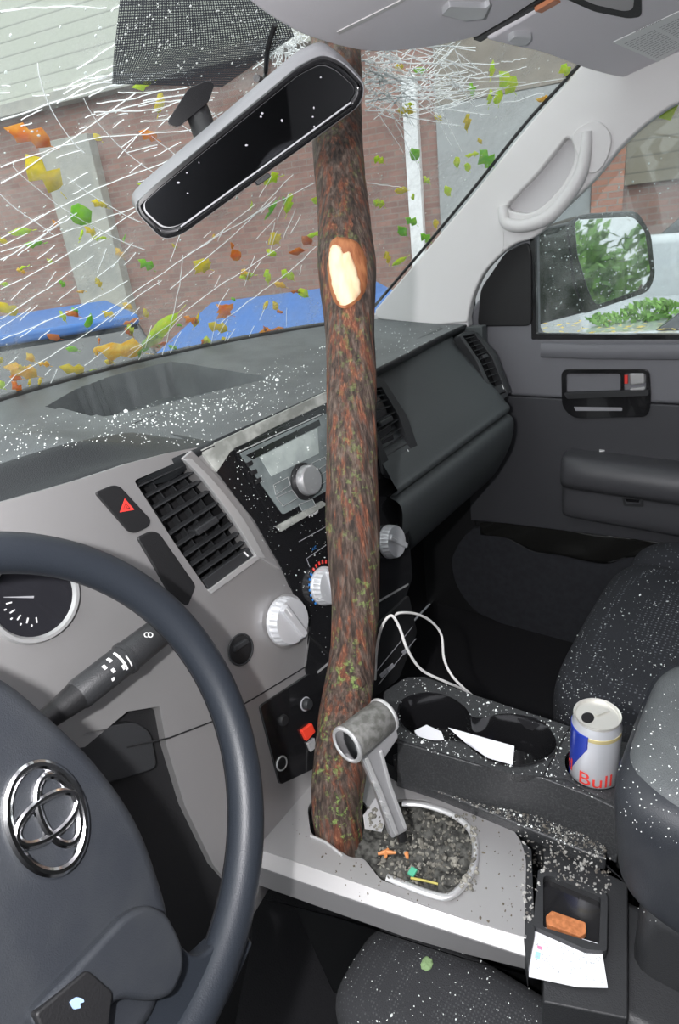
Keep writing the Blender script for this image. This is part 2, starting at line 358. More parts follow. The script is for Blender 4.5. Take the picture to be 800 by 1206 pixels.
def text(name, s, o, xd, nrm, size, m, parent=None, depth=.0003, ctr=False):
    c = bpy.data.curves.new(name, 'FONT'); c.body = s; c.size = 1; c.extrude = 0
    if ctr: c.align_x = 'CENTER'; c.align_y = 'CENTER'
    t_ = bpy.data.objects.new(name, c); COL.objects.link(t_); dg = bpy.context.evaluated_depsgraph_get(); me = bpy.data.meshes.new_from_object(t_.evaluated_get(dg))
    bpy.data.objects.remove(t_); xd = V(xd).normalized(); n = V(nrm).normalized(); yd = n.cross(xd)
    for v_ in me.vertices: v_.co = V(o) + xd * v_.co.x * size + yd * v_.co.y * size + n * depth
    me.materials.clear(); return link(name, me, m, parent)
def bvh(ob):
    dg = bpy.context.evaluated_depsgraph_get(); dg.update(); e = ob.evaluated_get(dg); me = e.to_mesh()
    b_ = BVHTree.FromPolygons([ob.matrix_world @ v_.co for v_ in me.vertices], [tuple(p.vertices) for p in me.polygons]); e.to_mesh_clear(); return b_
def inpoly(x, y, poly):
    c = False; j = len(poly) - 1
    for i in range(len(poly)):
        xi, yi = poly[i][:2]; xj, yj = poly[j][:2]
        if (yi > y) != (yj > y) and x < (xj - xi) * (y - yi) / (yj - yi) + xi: c = not c
        j = i
    return c
def strips(bm, pts, wdt, nrm, thick=.0006):
    """a thin ribbon with thickness along 3D points"""
    pts = [V(p) for p in pts]; n = V(nrm); prev = None
    for i, p in enumerate(pts):
        tn = (pts[min(i + 1, len(pts) - 1)] - pts[max(i - 1, 0)]).normalized(); s = tn.cross(n).normalized(); wv = wdt[i] if isinstance(wdt, list) else wdt
        cur = [bm.verts.new(p + s * wv / 2), bm.verts.new(p - s * wv / 2), bm.verts.new(p - s * wv / 2 + n * thick), bm.verts.new(p + s * wv / 2 + n * thick)]
        if prev:
            for q in range(4): bm.faces.new((prev[q], prev[(q + 1) % 4], cur[(q + 1) % 4], cur[q]))
        prev = cur
def lerp(a, b_, t): return a + (b_ - a) * t
def sm(t): t = max(0, min(1, t)); return t * t * (3 - 2 * t)

# ------------------------------------------------------------------ setting: ground outside, cab floor, ceiling, cab walls
def structure(ob): ob['kind'] = 'structure'; return ob
bm = bmesh.new(); box_bm(bm, (10, 5, -.75), (45, 45, .05)); structure(fin('ground', bm, ASPH))
structure(box('floor', (.0, -.05, .13), (.86, .85, .02), CARPET))
structure(box('wall_left', (-.88, -.53, .80), (.02, .42, .70), DARKG))
structure(box('wall_right', (.845, .745, .58), (.02, .09, .44), BLACKM))
structure(box('wall_rear', (0, -.96, .80), (.88, .02, .70), DARKG))
structure(box('wall_front', (.0, .84, .50), (.84, .02, .37), CARPET))
# roof lining
rows = []
for j in range(13):
    y = lerp(.36, -.95, j / 12); rows.append([V((lerp(-.88, .84, i / 16), y, 1.445 + .03 * (1 - abs(i / 8 - 1) ** 2.5) + .02 * sm(j / 6))) for i in range(17)])
structure(grid('ceiling', rows, HEADL, thick=.02, nvec=(0, 0, -1)))

# ------------------------------------------------------------------ outdoors: house
HO = V((9, 0, 0)); HD = V((-.27, .963, 0)).normalized(); HN = V((-HD.y, HD.x, 0))
hpl = Pl(HO, HN)
house = thing('brick_house', 'red brick house with pale siding, garage door and pale columns seen through wet glass', 'house')
house.location = HO; house.rotation_euler = (0, 0, math.atan2(HD.y, HD.x))
def hl(u, v): q = hpl(u, v) - HO; return q.dot(HD), q.z
def hbox(name, x0, x1, z0, z1, out, m, back=.3):
    return box(name, ((x0 + x1) / 2, (out - back) / 2, (z0 + z1) / 2), ((x1 - x0) / 2, (out + back) / 2, (z1 - z0) / 2), m, house, bevel=.01)
hbox('brick_wall', -9, 30, -.7, 6.5, 0, BRICK)
x0, z0 = hl(520, 95); x1, _ = hl(0, 130)
# siding gable above the garage
za = hl(0, 132)[1]; zb = hl(130, 92)[1]
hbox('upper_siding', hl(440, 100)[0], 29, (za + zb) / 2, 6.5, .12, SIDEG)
hbox('gutter', hl(440, 100)[0], 29, (za + zb) / 2 - .16, (za + zb) / 2, .22, COLP)
cxa = hl(107, 262)[0]; cw = abs(hl(80, 262)[0] - hl(138, 262)[0]) / 2
hbox('pale_column', cxa - cw, cxa + cw, -.7, hl(100, 160)[1], .18, COLP)
g0, g1 = hl(700, 150)[0], hl(515, 150)[0]
hbox('garage_door', g0, g1, -.7, hl(600, 110)[1], .06, GARG)
hbox('brown_fascia_board', g0, g1, hl(600, 110)[1], 6.5, .07, mat('brown_board', (.27, .24, .20), .7, var=(.20, .17, .14), vscale=2))
d0 = hl(497, 190)[0]; d1 = hl(481, 190)[0]
hbox('downspout', d0, d1, -.7, hl(490, 90)[1], .14, mat('white_downspout', (.8, .8, .8), .5))
s0, s1 = hl(1000, 180)[0], hl(737, 180)[0]
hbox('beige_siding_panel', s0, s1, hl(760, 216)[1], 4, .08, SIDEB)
hbox('orange_brick_pier', s1, hl(697, 220)[0], hl(715, 262)[1] - .9, 4, .12, BRICKO)
hbox('dark_foundation', s0, g0, -.7, hl(760, 255)[1] - .3, .1, mat('dark_foundation', (.10, .095, .09), .8))

# ------------------------------------------------------------------ outdoors: parked cars
def car(name, label, paint, loc, rz, prof, roof, Lw, H):
    """side profile with a greenhouse; local x is forward"""
    c = thing(name, label, 'car'); c.location = loc; c.rotation_euler = (0, 0, rz); hw = Lw / 2
    bm = bmesh.new(); prism_bm(bm, [V((x, -hw, z)) for x, z in roundp(prof, .12)], [], (0, Lw, 0)); fin('body', bm, paint, c, bevel=.09, seg=4)
    bm = bmesh.new(); n = len(roof)
    a = [bm.verts.new((x, -hw + (.06 if z < H * .7 else .20), z)) for x, z in roof]; b_ = [bm.verts.new((x, hw - (.06 if z < H * .7 else .20), z)) for x, z in roof]
    bm.faces.new(a); bm.faces.new(b_[::-1])
    for i in range(n): bm.faces.new((a[i], a[(i + 1) % n], b_[(i + 1) % n], b_[i]))
    fin('window_glass', bm, CARGL, c, bevel=.03)
    tops = [q for q in roof if q[1] > H * .85]; xs = [q[0] for q in tops]
    bm = bmesh.new(); box_bm(bm, ((min(xs) + max(xs)) / 2, 0, H - .01), ((max(xs) - min(xs)) / 2 + .08, hw - .19, .04)); fin('roof', bm, paint, c, bevel=.03)
    for xx in (-1, 1):
        for s in (-1, 1):
            x_ = xx * (max(q[0] for q in prof) * .64); wl = lathe('wheel', [(0, -.1), (.33, -.1), (.34, -.06), (.34, .06), (.33, .1), (.22, .1), (.2, .07), (0, .08)], (x_, s * (hw - .1), .34), (0, s, 0), TYRE, c)
        bl = box('headlight' if xx > 0 else 'tail_light', (xx * max(q[0] for q in prof) * .97, 0, .68), (.05, hw * .9, .07), SILVERL if xx > 0 else RED, c, bevel=.02)
    return c
sedan = [(-2.2, .3), (-2.22, .8), (-2.0, .98), (-1.2, 1.0), (.75, .98), (1.7, .86), (2.15, .68), (2.2, .3)]
sroof = [(-2.1, .96), (-1.85, 1.42), (.3, 1.44), (1.0, .95)]
car('parked_car', 'blue parked car at the left edge of the windscreen view', CARBLUE, (2.95, 6.3, -.7), 1.06, sedan, sroof, 1.75, 1.44)
car('parked_car', 'blue parked car seen through the glass directly behind the branch', CARBLUE, (3.22, 3.2, -.7), .70, sedan, sroof, 1.75, 1.44)
hood = [(-2.3, .35), (-2.35, .95), (-2.1, 1.02), (1.0, 1.02), (2.1, .98), (2.3, .8), (2.3, .35)]
whitecar = car('parked_car', 'white parked car with leaf-strewn bonnet below the door mirror', CARWHITE, (5.0, -.2, -.7), math.pi / 2, hood, [(-2.0, 1.0), (-1.4, 1.5), (.5, 1.5), (1.1, 1.0)], 1.8, 1.52)
van = [(-2.6, .35), (-2.6, 1.9), (-2.4, 2.05), (1.0, 2.05), (1.5, 1.2), (2.3, 1.1), (2.4, .4)]
c = car('parked_van', 'white van with dark side window standing beyond the white car', CARWHITE, (7.1, -.1, -.7), math.pi / 2, [(-2.6, .35), (-2.6, 1.5), (1.9, 1.5), (2.1, 1.3), (2.15, .4)], [(-2.5, 1.45), (-2.35, 2.1), (.7, 2.1), (1.45, 1.45)], 1.9, 2.1)
# shrubs behind the truck (seen in the door mirror) and leafy sprig on the white car
def leafcloud(bm, c, r, n, s, squash=(1, 1, 1)):
    for _ in range(n):
        d = V((random.gauss(0, 1), random.gauss(0, 1), random.gauss(0, 1))).normalized() * r * random.uniform(.55, 1)
        p = V(c) + V((d.x * squash[0], d.y * squash[1], d.z * squash[2])); a = V((random.gauss(0, 1), random.gauss(0, 1), random.gauss(0, 1))).normalized(); b_ = a.orthogonal().normalized(); cc = a.cross(b_) * .5
        q = [p - b_ * s, p + cc * s, p + b_ * s, p - cc * s]; bm.faces.new([bm.verts.new(x) for x in q])
for i, (x, y, r, lab) in enumerate([(2.6, -5.2, 1.1, 'green leafy shrub reflected at the left in the door mirror'), (6.4, -7.6, 1.3, 'green leafy shrub reflected at the right in the door mirror')]):
    s = thing('leafy_shrub', lab, 'shrub'); bm = bmesh.new()
    for k in range(7): leafcloud(bm, (x + random.uniform(-.7, .7) * r, y + random.uniform(-.6, .6) * r, -.7 + r * random.uniform(.7, 1.75)), r * .55, 500, .07)
    fin('foliage', bm, FOL, s, smooth=False)
    bm = bmesh.new()
    for k in range(5): tube_bm(bm, [(x, y, -.72), (x + random.uniform(-.2, .2), y + random.uniform(-.2, .2), .1), (x + random.uniform(-.6, .6), y + random.uniform(-.6, .6), .9)], [.05, .04, .015], 6)
    fin('stem', bm, FOLB, s)
bm = bmesh.new()
hp = P(765, 366, z=.36); leafcloud(bm, hp, .17, 260, .035, (1.6, 1.2, .45)); leafcloud(bm, hp + V((-.2, .25, -.02)), .12, 120, .03, (1.4, 1.2, .35))
tag(fin('fallen_sprig', bm, FOL, None, smooth=False), 'bright green leafy sprig lying on the white car bonnet', 'twig')
bm = bmesh.new()
for _ in range(90):
    p = P(random.uniform(628, 800), random.uniform(377, 396), z=.325)
    a = random.uniform(0, 6.28); s = random.uniform(.012, .035); u = V((math.cos(a), math.sin(a), .1)) * s; v_ = V((-math.sin(a), math.cos(a), .1)) * s * .6
    p.z = .33; bm.faces.new([bm.verts.new(q) for q in (p - u, p - v_, p + u, p + v_)])
tag(fin('leaf_litter', bm, LEAFM['gold'], None, smooth=False), 'yellow leaf litter scattered on the bonnet of the white car', 'leaves', kind='stuff')

# ------------------------------------------------------------------ windscreen
def wbase(x): return V((x, 1.01 - .28 * x * x, 1.005 - .05 * x * x))
def whead(x): return V((x * .93, .50 - .18 * x * x, 1.435 - .02 * x * x))
def wglass(x, t): p = wbase(x).lerp(whead(x), t); p += V((0, .6, .8)) * (.022 * math.sin(math.pi * t)); return p
rows = [[wglass(lerp(-.86, .86, i / 40), j / 24) for i in range(41)] for j in range(29)]
wind = thing('windscreen', 'shattered laminated windscreen spattered with leaves and water', 'windscreen')
wg = grid('glass_pane', rows, WGLASS, wind)
WB = bvh(wg)
def onglass(u, v, off=0.0):
    h = WB.ray_cast(EYE, ray(u, v).normalized())
    if h[0] is None: return None, None
    n = h[1].normalized()
    if n.z < 0: n = -n
    return h[0] + n * off, n
# gasket along the base and up the pillar
tube('lower_gasket', [wbase(lerp(-.86, .84, i / 40)) + V((0, -.012, .012)) for i in range(41)], .010, BLACKM, wind)
tube('side_gasket', [wglass(.855, j / 20) for j in range(21)], .008, BLACKM, wind)
# dotted shade band behind the mirror
rr = []
for (ua, va), (ub, vb) in zip([(140, -12), (132, 60), (130, 96)], [(325, -12), (345, 40), (260, 100)]):
    rr.append([onglass(lerp(ua, ub, i / 12), lerp(va, vb, i / 12), -.003)[0] for i in range(13)])
grid('shade_band', rr, FRIT, wind, uv=(.85, .5))
# fracture lines spreading from the point where the branch came through
IMP = (418, 62)
bm = bmesh.new(); rnd = random.Random(3)
def crack(pts, w0, w1):
    pp = []; nn = None
    for (u, v) in pts:
        q, n = onglass(u, v, -.0015)
        if q is None: break
        pp.append(q); nn = n
    if len(pp) > 1: strips(bm, pp, [lerp(w0, w1, i / (len(pp) - 1)) for i in range(len(pp))], nn, .0008)
def wander(u0, v0, u1, v1, bend=0, jit=2.0, n=14):
    out = []
    dx, dy = u1 - u0, v1 - v0; L = math.hypot(dx, dy); nx, ny = -dy / L, dx / L; o_ = 0
    for i in range(n + 1):
        t = i / n; o_ = o_ * .7 + rnd.uniform(-jit, jit); b_ = bend * math.sin(math.pi * t) + (o_ if 0 < i < n else 0)
        out.append((u0 + dx * t + nx * b_, v0 + dy * t + ny * b_))
    return out
long_lines = [((0, 296), (200, 226), 4), ((0, 280), (205, 185), -5), ((0, 215), (160, 108), 3), ((0, 140), (200, 82), -4), ((0, 12), (125, 8), -3), ((130, 12), (150, 2), 0), ((0, 340), (180, 235), 4),
              ((0, 196), (120, 160), -3), ((120, 160), (300, 140), 4), ((90, 80), (170, 22), 2), ((0, 305), (90, 250), 2), ((20, 440), (190, 330), 3), ((60, 470), (230, 335), -4), ((110, 375), (300, 240), 3), ((150, 420), (330, 290), -3),
              ((0, 375), (110, 300), 2), ((20, 300), (70, 262), 0), ((200, 340), (345, 205), 3), ((260, 380), (372, 290), 2), ((220, 300), (370, 215), -2), ((0, 400), (150, 330), 3), ((190, 420), (215, 300), 4),
              ((430, 60), (560, 55), -4), ((430, 75), (600, 90), 5), ((432, 82), (560, 108), -3), ((430, 95), (550, 82), 3), ((470, 138), (600, 100), 4), ((510, 128), (690, 88), -5), ((430, 118), (520, 98), 2), ((430, 130), (540, 70), -3),
              ((430, 62), (520, 140), 4), ((432, 70), (490, 150), 3), ((490, 52), (470, 140), 2), ((530, 55), (500, 115), -2), ((440, 140), (520, 60), 3), ((432, 215), (475, 222), 1), ((460, 130), (495, 200), 2), ((560, 125), (640, 110), 2), ((590, 72), (620, 68), 0), ((560, 92), (620, 78), 1)]
for a, b_, bd in long_lines: crack(wander(*a, *b_, bd, 1.0), rnd.uniform(.0006, .0011), rnd.uniform(.0004, .0009))
for k in range(16):
    v0 = rnd.uniform(85, 150); u0 = rnd.uniform(60, 190); crack(wander(u0, v0, u0 + rnd.uniform(50, 120), v0 - rnd.uniform(2, 30), rnd.uniform(-4, 4), .8), .0008, .0005)
for k in range(14):
    v0 = rnd.uniform(60, 130); crack(wander(430, v0, 430 + rnd.uniform(60, 190), v0 + rnd.uniform(-20, 35), rnd.uniform(-6, 6), 1.0), .0014, .0008)
for _ in range(95):     # short dense splinters near the blow, right of the branch
    a = rnd.choice([rnd.uniform(-.35, .5), rnd.uniform(.3, 1.2), rnd.uniform(-.9, -.3)]); u0 = rnd.uniform(428, 540); v0 = rnd.uniform(52, 135); L = rnd.uniform(15, 60)
    crack(wander(u0, v0, u0 + math.cos(a) * L, v0 + math.sin(a) * L, 0, .6, 5), .0010, .0007)
for _ in range(110):    # slanting scratches on the left half, all pointing back to the blow
    u0 = rnd.uniform(-10, 370); v0 = rnd.uniform(100, 440); a = math.atan2(v0 - IMP[1], u0 - IMP[0]) + rnd.gauss(0, .22); L = rnd.uniform(8, 42)
    crack(wander(u0, v0, u0 + math.cos(a) * L, v0 + math.sin(a) * L, 0, .5, 4), .0006, .0003)
for k in range(9):      # curved rings round the blow
    r = 130 + k * 34; a0 = rnd.uniform(2.0, 2.6); pts = [(IMP[0] + math.cos(a0 + i * .05) * r * 1.25, IMP[1] + math.sin(a0 + i * .05) * r * .75 + rnd.uniform(-1, 1)) for i in range(rnd.randint(6, 14))]
    crack(pts, .001, .0006)
for _ in range(150):    # crushed star behind the mirror
    u0 = rnd.gauss(335, 16); v0 = rnd.gauss(52, 14); a = rnd.uniform(0, 3.14); L = rnd.uniform(5, 16); crack([(u0, v0), (u0 + math.cos(a) * L, v0 + math.sin(a) * L)], .0010, .0006)
for _ in range(100):
    u0 = rnd.gauss(450, 14); v0 = rnd.gauss(78, 20); a = rnd.uniform(0, 3.14); L = rnd.uniform(5, 20); crack([(u0, v0), (u0 + math.cos(a) * L, v0 + math.sin(a) * L)], .0012, .0006)
fl_ = fin('fracture_lines', bm, CRACK, wind, smooth=False); fl_['kind'] = 'stuff'
# splinters and water on the glass
bm = bmesh.new()
def bead(bm, p, r, n=None, flat=.5):
    q = bmesh.ops.create_icosphere(bm, subdivisions=1, radius=r)
    sc_ = Matrix.Diagonal((random.uniform(.6, 1.4), random.uniform(.6, 1.4), flat, 1))
    M = Matrix.Translation(p) @ ((n.to_track_quat('Z', 'Y').to_matrix().to_4x4()) if n else Matrix()) @ sc_
    bmesh.ops.transform(bm, matrix=M, verts=q['verts'])
for _ in range(420):
    u = rnd.uniform(-5, 680); v = rnd.uniform(5, 460) if u < 430 else rnd.uniform(60, 360)
    q, n = onglass(u, v, .001)
    if q: bead(bm, q, rnd.uniform(.0006, .0016) * (1.2 if rnd.random() < .2 else 1), n)
for _ in range(160):
    q, n = onglass(rnd.uniform(135, 330), rnd.uniform(0, 95), -.004)
    if q: bead(bm, q, rnd.uniform(.0006, .0013), n)
wsp = fin('glass_splinters', bm, GLASSC, wind); wsp['kind'] = 'stuff'

# ------------------------------------------------------------------ leaves stuck to the outside of the windscreen
def leaf_mesh(shape, rng):
    if shape == 'lobed': out = [(0, -.5), (.10, -.36), (.26, -.34), (.24, -.16), (.40, .0), (.24, .10), (.26, .28), (.10, .30), (0, .55), (-.12, .30), (-.26, .24), (-.20, .06), (-.36, -.04), (-.22, -.16), (-.24, -.32), (-.08, -.34)]
    elif shape == 'oval': out = [(0, -.5), (.16, -.34), (.24, -.1), (.22, .15), (.10, .38), (0, .52), (-.12, .36), (-.22, .12), (-.23, -.12), (-.13, -.36)]
    else: out = [(.02, -.5), (.2, -.3), (.12, -.1), (.3, .06), (.16, .3), (.06, .5), (-.14, .28), (-.08, .05), (-.26, -.08), (-.16, -.34)]
    return [(x + rng.uniform(-.04, .04), y + rng.uniform(-.04, .04)) for x, y in out]
def leaf(u, v, px, ang, kind, label, shape='lobed', group=None, wid=1.0):
    q, n = onglass(u, v, .003)
    if q is None: return
    s = px * (q - EYE).length / FPX * (.95 if shape == 'lobed' else 1.12)
    xd = (onglass(u + 3, v, .003)[0] - q).normalized(); yd = n.cross(xd); bm = bmesh.new(); c = bm.verts.new(q + n * .0015)
    ca, sa = math.cos(ang), math.sin(ang); vs = []
    for (x, y) in leaf_mesh(shape, random):
        x *= s * wid * (.8 if shape == 'torn' else 1); y *= s; x, y = x * ca - y * sa, x * sa + y * ca
        vs.append(bm.verts.new(q + xd * x + yd * y + n * random.uniform(-.001, .003)))
    for i in range(len(vs)): bm.faces.new((c, vs[i], vs[(i + 1) % len(vs)]))
    # a short stalk
    tip = q + (xd * (.5 * s * sa) - yd * (.5 * s * ca)); tube_bm(bm, [tip, tip + (xd * sa - yd * ca) * s * .22 + n * .001], .0005, 5)
    ob = fin('fallen_leaf', bm, LEAFM[kind], None, ang=60)
    md = ob.modifiers.new('leaf_thickness', 'SOLIDIFY'); md.thickness = .0004
    tag(ob, label, 'leaf', group)
G1 = 'leaves stuck to the outside of the windscreen'
named = [(38, 163, 50, 2.0, 'orange', 'large orange-brown leaf on the glass at far left', 'torn'), (56, 208, 58, 2.3, 'yellow', 'long yellow leaf below the large orange-brown leaf', 'torn'),
         (98, 256, 36, 2.2, 'green', 'plain green oval leaf over the pale column', 'oval'), (177, 161, 26, 2.0, 'orange', 'small orange leaf left of the mirror', 'torn'), (171, 103, 20, 1.2, 'lime', 'small lime leaf under the dotted shade band', 'torn'),
         (190, 125, 22, 2.9, 'yellow', 'narrow yellow leaf near the mirror mount', 'oval'), (320, 250, 22, .2, 'green', 'green leaf just left of the branch, lower of a pair', 'torn'), (342, 241, 28, 2.8, 'lime', 'lime leaf just left of the branch, upper of a pair', 'torn'),
         (320, 213, 26, 1.3, 'lime', 'lime leaf touching the lower edge of the mirror', 'lobed'), (28, 438, 46, 1.9, 'gold', 'pale gold leaf at the bottom left of the windscreen', 'torn'), (190, 391, 50, .4, 'lime', 'large upright yellow-green leaf above the dashboard', 'oval'),
         (145, 414, 66, 1.7, 'gold', 'wide gold leaf lying along the bottom of the windscreen', 'torn'), (172, 410, 30, .1, 'green', 'green leaf overlapping the wide gold leaf', 'torn'), (266, 367, 34, 2.0, 'orange', 'orange lobed leaf above the far dashboard', 'lobed'),
         (258, 386, 32, 1.9, 'yellow', 'yellow leaf under the orange lobed leaf', 'torn'), (322, 392, 38, 1.6, 'orange', 'orange leaf at the windscreen base near the branch', 'torn'), (240, 315, 32, 1.9, 'yellow', 'yellow leaf beneath the mirror, right of the pale column', 'lobed'),
         (174, 313, 28, 2.1, 'green', 'green and brown leaf fragment on the pale column edge', 'torn'), (12, 366, 30, 2.1, 'yellow', 'yellow leaf over the left blue car', 'torn'), (325, 283, 26, 2.2, 'yellow', 'yellow leaf close to the left side of the branch', 'lobed'),
         (340, 325, 26, 2.1, 'lime', 'yellow-green leaf above the right blue car', 'torn'), (280, 302, 22, 2.1, 'orange', 'orange leaf sliver between mirror and right blue car', 'oval'), (88, 436, 36, 1.8, 'yellow', 'yellow leaf beside the dashboard tray at lower left', 'torn'),
         (226, 378, 24, 2.0, 'orange', 'orange leaf right of the large yellow-green leaf', 'torn'), (600, 97, 38, 2.1, 'lime', 'long lime leaf high on the right side of the glass', 'torn'), (575, 187, 36, 2.1, 'green', 'ragged green leaf on the glass nearest the pillar handle', 'torn'),
         (448, 190, 18, 2.0, 'lime', 'lime leaf right of the branch at its bare scar height', 'torn'), (490, 184, 22, 2.2, 'green', 'green leaf against the white downspout', 'oval'), (448, 241, 20, 2.0, 'lime', 'lime leaf low down right of the branch', 'torn'),
         (486, 262, 22, 2.0, 'green', 'green leaf at the foot of the white downspout', 'torn'), (668, 84, 22, 2.1, 'lime', 'lime leaf in the upper right corner of the glass', 'torn'), (641, 118, 14, 1.5, 'gold', 'small gold leaf near the top of the pillar', 'oval')]
for u, v, px, a, k, lab, sh in named: leaf(u, v, px, a, k, lab, sh, G1)
SL = {'yellow': 'tiny yellow leaf scrap on the wet windscreen', 'lime': 'tiny yellow-green leaf scrap on the wet windscreen', 'green': 'tiny green leaf scrap on the wet windscreen', 'orange': 'tiny orange leaf scrap on the wet windscreen', 'rust': 'tiny rust-brown leaf scrap on the wet windscreen', 'gold': 'tiny gold leaf scrap on the wet windscreen'}
for _ in range(150):
    if rnd.random() < .76: u, v = rnd.uniform(0, 380), 470 - abs(rnd.gauss(0, 1)) * 110
    else: u, v = rnd.uniform(445, 600), rnd.uniform(70, 330)
    if v < 60 or (u < 440 and v > 468 - u * .2) or (u > 440 and v > 360 - (u - 443) * 1.15): continue
    k = rnd.choice(['yellow', 'yellow', 'lime', 'lime', 'green', 'orange', 'gold', 'rust']) if u < 430 else rnd.choice(['green', 'lime', 'lime', 'yellow'])
    leaf(u, v, rnd.uniform(8, 23), rnd.gauss(2.1, .4), k, SL[k], rnd.choice(['torn', 'oval', 'torn']), SL[k].replace('tiny', 'tiny loose'), .9)

# ------------------------------------------------------------------ dashboard
dash = thing('dashboard', 'wide charcoal dashboard with silver driver panel, sprinkled with broken glass', 'dashboard')
def f_y(x):
    return .56 + .06 * sm((x - .18) / .5) if x > -.11 else .56 + .02 * sm((-.11 - x) / .15)
def b_y(x): return 1.0 - .28 * x * x
tray = [P(u, v, z=1.0) for u, v in [(62, 488), (95, 470), (135, 455), (200, 437), (318, 441), (215, 470), (125, 492)]]
TA, TB = P(125, 492, z=1.0), P(318, 441, z=1.0); TD = (TB - TA).normalized()
def dz(x, y):
    b_ = b_y(x); f_ = f_y(x); t = (b_ - y) / (b_ - f_)
    zb, zf = 1.02 - .05 * x * x, .987 - .012 * sm((x - .15) / .5)
    z = lerp(zb, zf, sm(t) * .6 + t * .4)
    h = sm((-.10 - x) / .16)
    z += h * (.044 * sm((t - .25) / .55)) - h * .028 * sm((t - .90) / .1)
    if inpoly(x, y, tray):
        d = abs((V((x, y, 0)) - V((TA.x, TA.y, 0))).cross(TD).z); z -= min(.06, d * 1.15)
    return z
NX, NY = 230, 120; rows = []
for j in range(NY + 1):
    t = j / NY; r = []
    for i in range(NX + 1):
        x = lerp(-.95, .745, i / NX); y = lerp(b_y(x) + .02, f_y(x), t); r.append(V((x, y, dz(x, y))))
    rows.append(r)
# front lip rolls down
def pxof(p): q = V(p) - EYE; d = -q.dot(BACK); return (400 + FPX * q.dot(RIGHT) / d, 603 - FPX * q.dot(UP) / d)
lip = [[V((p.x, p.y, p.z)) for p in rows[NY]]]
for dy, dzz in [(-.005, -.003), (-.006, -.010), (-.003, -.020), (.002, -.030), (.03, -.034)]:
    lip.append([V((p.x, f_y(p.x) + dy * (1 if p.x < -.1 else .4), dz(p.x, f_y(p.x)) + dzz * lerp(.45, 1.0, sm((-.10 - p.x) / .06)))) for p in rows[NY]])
grid('front_lip', lip, LIPSHADE, dash, ang=60)
def CRV2(pts): return crv([V((a, b_, 0)) for a, b_ in pts], 6)
def onheight(u, v):
    d = ray(u, v).normalized(); t = .3
    for _ in range(900):
        p = EYE + d * t
        if p.y > f_y(p.x) - .002 and p.z < dz(p.x, min(p.y, b_y(p.x))): return p
        t += .0015
    return p
_ht = CRV2([(-240, 640), (-100, 585), (0, 547), (80, 523), (140, 511), (185, 509), (212, 515), (234, 526)])
_hp = [onheight(q.x, q.y) for q in _ht]; _hp = sorted(_hp, key=lambda p: p.x)
hx = [lerp(_hp[0].x, _hp[-1].x, i / 59) for i in range(60)]; hy = []
for x in hx:
    j = max(0, min(len(_hp) - 2, sum(1 for p in _hp if p.x < x) - 1)); a, c = _hp[j], _hp[j + 1]; f = (x - a.x) / max(1e-6, c.x - a.x); hy.append(max(f_y(x) + .001, lerp(a.y, c.y, max(0, min(1, f)))))
# darker skin over the instruments paints the lip's shade, proud of the dusty top
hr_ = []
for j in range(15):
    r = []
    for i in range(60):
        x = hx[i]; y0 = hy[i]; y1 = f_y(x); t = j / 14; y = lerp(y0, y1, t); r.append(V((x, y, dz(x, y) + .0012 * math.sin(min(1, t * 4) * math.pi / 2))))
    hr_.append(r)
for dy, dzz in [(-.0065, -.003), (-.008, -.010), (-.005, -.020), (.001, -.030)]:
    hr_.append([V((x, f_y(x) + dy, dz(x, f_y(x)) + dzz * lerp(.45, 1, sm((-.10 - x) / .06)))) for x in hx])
grid('hood_shade_band', hr_, LIPSHADE, dash, ang=60)
dtop = grid('dash_top', rows, DASH, dash, ang=50)
tube('seam', [P(u, v, z=.995) + V((0, 0, .001)) for u, v in crv([(156, 501), (190, 487), (235, 468)], 4)], .0012, BLACKM, dash)

# stack plane
SN = V((0, -1, .237)); S = Pl((0, .56, 1.0), SN)
# passenger side face: stations along x, profile swept
prof = [(.600, .978), (.590, .975), (.582, .968), (.545, .905), (.512, .850), (.497, .822), (.492, .815), (.494, .806), (.506, .802), (.506, .798), (.492, .792), (.486, .775), (.492, .735), (.512, .690), (.545, .640), (.600, .600), (.68, .56)]
rows = []
for yb, zb in crv([V((a, b_, 0)) for a, b_ in prof], 3) and [(p.x, p.y) for p in crv([(a, b_, 0) for a, b_ in prof], 3)]:
    r = []
    for i in range(41):
        x = lerp(.205, .735, i / 40); e = sm((x - .66) / .075); pull = .05 * sm((x - .2) / .45)
        lift = .012 * sm((.33 - x) / .1)
        yy = yb + (.035 * (1 - (zb - .6) / .38) * 0) + pull * max(0, min(1, (zb - .80) / .17)) + e * e * .10
        r.append(V((x, yy, zb)))
    rows.append(r)
pf = grid('passenger_face', rows, DASH2, dash, ang=35)
box('end_cover', (.742, .68, .80), (.012, .10, .17), DASH2, dash)
box('carcass', (.05, .74, .78), (.69, .08, .17), BLACKM, dash, bevel=.01)
# ---- silver driver panel (part of the dashboard)
CR = lambda pts, n=6: [tuple(p)[:2] for p in crv([(a, b_, 0) for a, b_ in pts], n)]
right_edge = CR([(232, 527), (268, 566), (302, 612), (328, 662), (340, 690)]) + CR([(358, 706), (366, 730), (362, 756), (366, 775)]) + [(384, 858), (380, 950)]
vent_px = [(158, 566), (216, 541), (262, 592), (302, 656), (246, 697), (206, 640)]
panel = [(-170, 640), (-90, 610), (0, 592), (60, 575), (100, 563), (150, 546), (200, 533)] + right_edge + [(345, 1000), (300, 1075), (252, 1020), (218, 950), (196, 878), (188, 832), (150, 838), (100, 880), (-60, 900), (-200, 900)]
vhole = roundp(vent_px, 4)
sp = slab('silver_panel', panel, S, .02, SILVER, dash, holes=[vhole], bevel=.0015)
